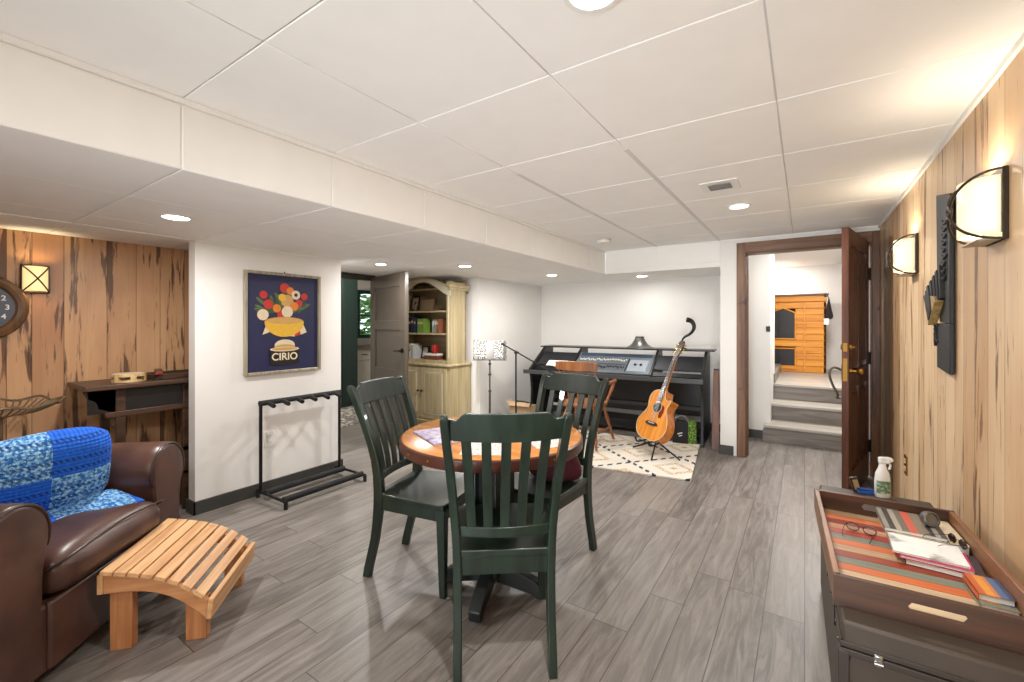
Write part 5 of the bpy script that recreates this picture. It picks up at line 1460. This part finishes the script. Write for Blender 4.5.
flat('magazine', 'magazine with dark and red photo strips on top of the thick hardcover in the tray', 'magazine', on_tray(.062, .236, .047), .02, .165, .20, .012, banded_cover('strip_cover', [(0, (150, 146, 136)), (.10, (54, 56, 58)), (.2, (170, 164, 150)), (.3, (112, 106, 98)), (.42, (212, 92, 70)), (.56, (136, 124, 108)), (.74, (60, 62, 66)), (.82, (176, 172, 164)), (.9, (66, 66, 70))]))
flat('hardcover_book', 'dark plum book in the middle of the striped tray under the white magazine', 'book', on_tray(.100, .035), -.08, .18, .15, .018, plain('plum_cover', (70, 56, 60), .45))
flat('thin_book', 'white-paged book with a pink cover edge sticking out below the white magazine', 'book', on_tray(.078, .028, .031), -.05, .17, .135, .010, plain('pink_cover', (200, 56, 100), .45))
flat('magazine', 'white magazine with a grey drawing lying on top of the middle stack in the tray', 'magazine', on_tray(.066, .046, .0415), -.02, .178, .15, .006, photo_mat('drawing_cover', [(228, 228, 226), (236, 236, 234), (232, 232, 230), (120, 122, 124)], 11))
flat('thin_book', 'greenish grey book lying under the orange and blue paperback', 'book', on_tray(.158, -.150), .05, .075, .12, .012, plain('sage_cover', (132, 132, 112), .5))
flat('paperback', 'small orange and blue paperback at the near wall-side corner of the striped tray', 'book', on_tray(.158, -.130, .025), .05, .072, .115, .018, banded_cover('sunset_cover', [(0, (206, 96, 40)), (.25, (232, 156, 60)), (.5, (216, 132, 70)), (.62, (86, 112, 152)), (.85, (52, 72, 116))]))
flat('paper_slip', 'small white paper slip poking out beside the orange and blue paperback in the tray', 'paper', on_tray(.135, -.245), .5, .035, .05, .001, M_paper, None, False)
CP = thing('metal_cup', 'small round grey metal tin lying on its side between the books in the tray', 'tin', on_tray(.115, .225, .085), .4, None, (1.25, 0, .5))
MB().lathe([(.001, -.012), (.024, -.012), (.026, -.008), (.026, .012), (.022, .014), (.020, .006), (.001, .005)], n=28).build('shell', plain('dull_steel', (130, 130, 128), .3, .8), CP, smooth=True)
def glasses(name, label, loc, rz, mframe, mlens, s=1.0):
    t = thing(name, label, 'glasses', loc, rz)
    for sg in (-1, 1):
        m = MB(); m.tube([(sg*.034*s+.026*s*math.cos(a), -.002, .021*s+.019*s*math.sin(a)) for a in [2*PI*k/24 for k in range(24)]], .0018*s, 6, close=True); m.build('rim', mframe, t, smooth=True)
        MB().lathe([(.001, 0), (.025*s, 0), (.025*s, .0012), (.001, .0014)], (sg*.034*s, -.002, .021*s), 20, Rx(PI/2)).build('lens', mlens, t)
        MB().tube(spline([(sg*.060*s, -.002, .028*s), (sg*.064*s, .02*s, .026*s), (sg*.058*s, .10*s, .022*s), (sg*.052*s, .125*s, .006)], 5), .0016*s, 6).build('temple', mframe, t, smooth=True)
    MB().tube(spline([(-.010*s, -.002, .026*s), (0, -.002, .031*s), (.010*s, -.002, .026*s)], 4), .0016*s, 6).build('bridge', mframe, t, smooth=True)
    return t
cg = NT('spectacle_lens'); cg.b.inputs['Transmission Weight'].default_value = .9; cg.b.inputs['Roughness'].default_value = .02; cg.b.inputs['IOR'].default_value = 1.1
glasses('reading_glasses', 'thin bronze-framed glasses lying on the stripes beside the white magazine', on_tray(-.085, .16), 2.9, M_bronze, cg.m, .72)
glasses('sunglasses', 'tortoiseshell sunglasses with folded arms at the wall side of the tray stack', on_tray(.160, .125, .0480), 2.0, plain('tortoise', (70, 44, 26), .25, vary=.3, scale=80), plain('brown_lens', (40, 28, 20), .12), .62)

# spray bottle and odds at the far end of the trunk
SP = thing('spray_bottle', 'white spray bottle with a green label at the far end of the trunk', 'bottle', (.292, 2.565, TRZ), .5)
m = MB(); rings = []
for z, a, b in ((0, .026, .019), (.006, .029, .021), (.07, .029, .021), (.105, .025, .019), (.125, .016, .014), (.14, .012, .012), (.15, .012, .012)):
    rings.append([(a*math.copysign(abs(math.cos(t))**.7, math.cos(t)), b*math.copysign(abs(math.sin(t))**.7, math.sin(t)), z) for t in [2*PI*k/24 for k in range(24)]])
m.loft(rings).build('bottle', M_plastic_w, SP, smooth=True)
MB().bx(-.014, .028, -.010, .010, .15, .178).prism([(.028, .154), (.042, .16), (.042, .172), (.028, .178)], -.009, .009, lambda u, v, t: (u, t, v)).build('spray_head', M_plastic_w, SP, bevel=.004)
MB().tube(spline([(.024, 0, .155), (.033, 0, .14), (.027, 0, .122)], 4), .0045, 6).build('trigger', M_plastic_w, SP, smooth=True)
m = MB()
m.grid(10, 3, lambda u, v: (.0296*math.copysign(abs(math.cos(PI+PI*.9*u+.15))**.7, math.cos(PI+PI*.9*u+.15)), .0217*math.copysign(abs(math.sin(PI+PI*.9*u+.15))**.7, math.sin(PI+PI*.9*u+.15)), .02+.055*v))
m.build('label', photo_mat('green_label', [(232, 236, 226), (70, 120, 60), (214, 220, 206)], 45), SP)
BB = thing('blue_sponge', 'small blue sponge beside the spray bottle on the trunk end', 'sponge', (.232, 2.572, TRZ), .3)
MB().bx(-.03, .03, -.016, .016, 0, .016).build('foam', plain('blue_foam', (38, 96, 190), .9, vary=.2, scale=200), BB, bevel=.004)
MB().bx(-.03, .03, -.016, .016, .016, .021).build('scrub_pad', plain('dark_blue_pad', (24, 50, 110), .95), BB, bevel=.001)
BX = thing('tall_card_box', 'narrow dark box leaning upright beside the blue sponge', 'box', (.195, 2.575, TRZ), .2)
MB().box((0, 0, .034), (.03, .012, .066), Ry(-.25)).build('carton', M_side, BX, bevel=.001)
MB().box((.003, -.0065, .034), (.02, .001, .045), Ry(-.25)).build('label_strip', plain('tan_label', (170, 140, 100), .6), BX)
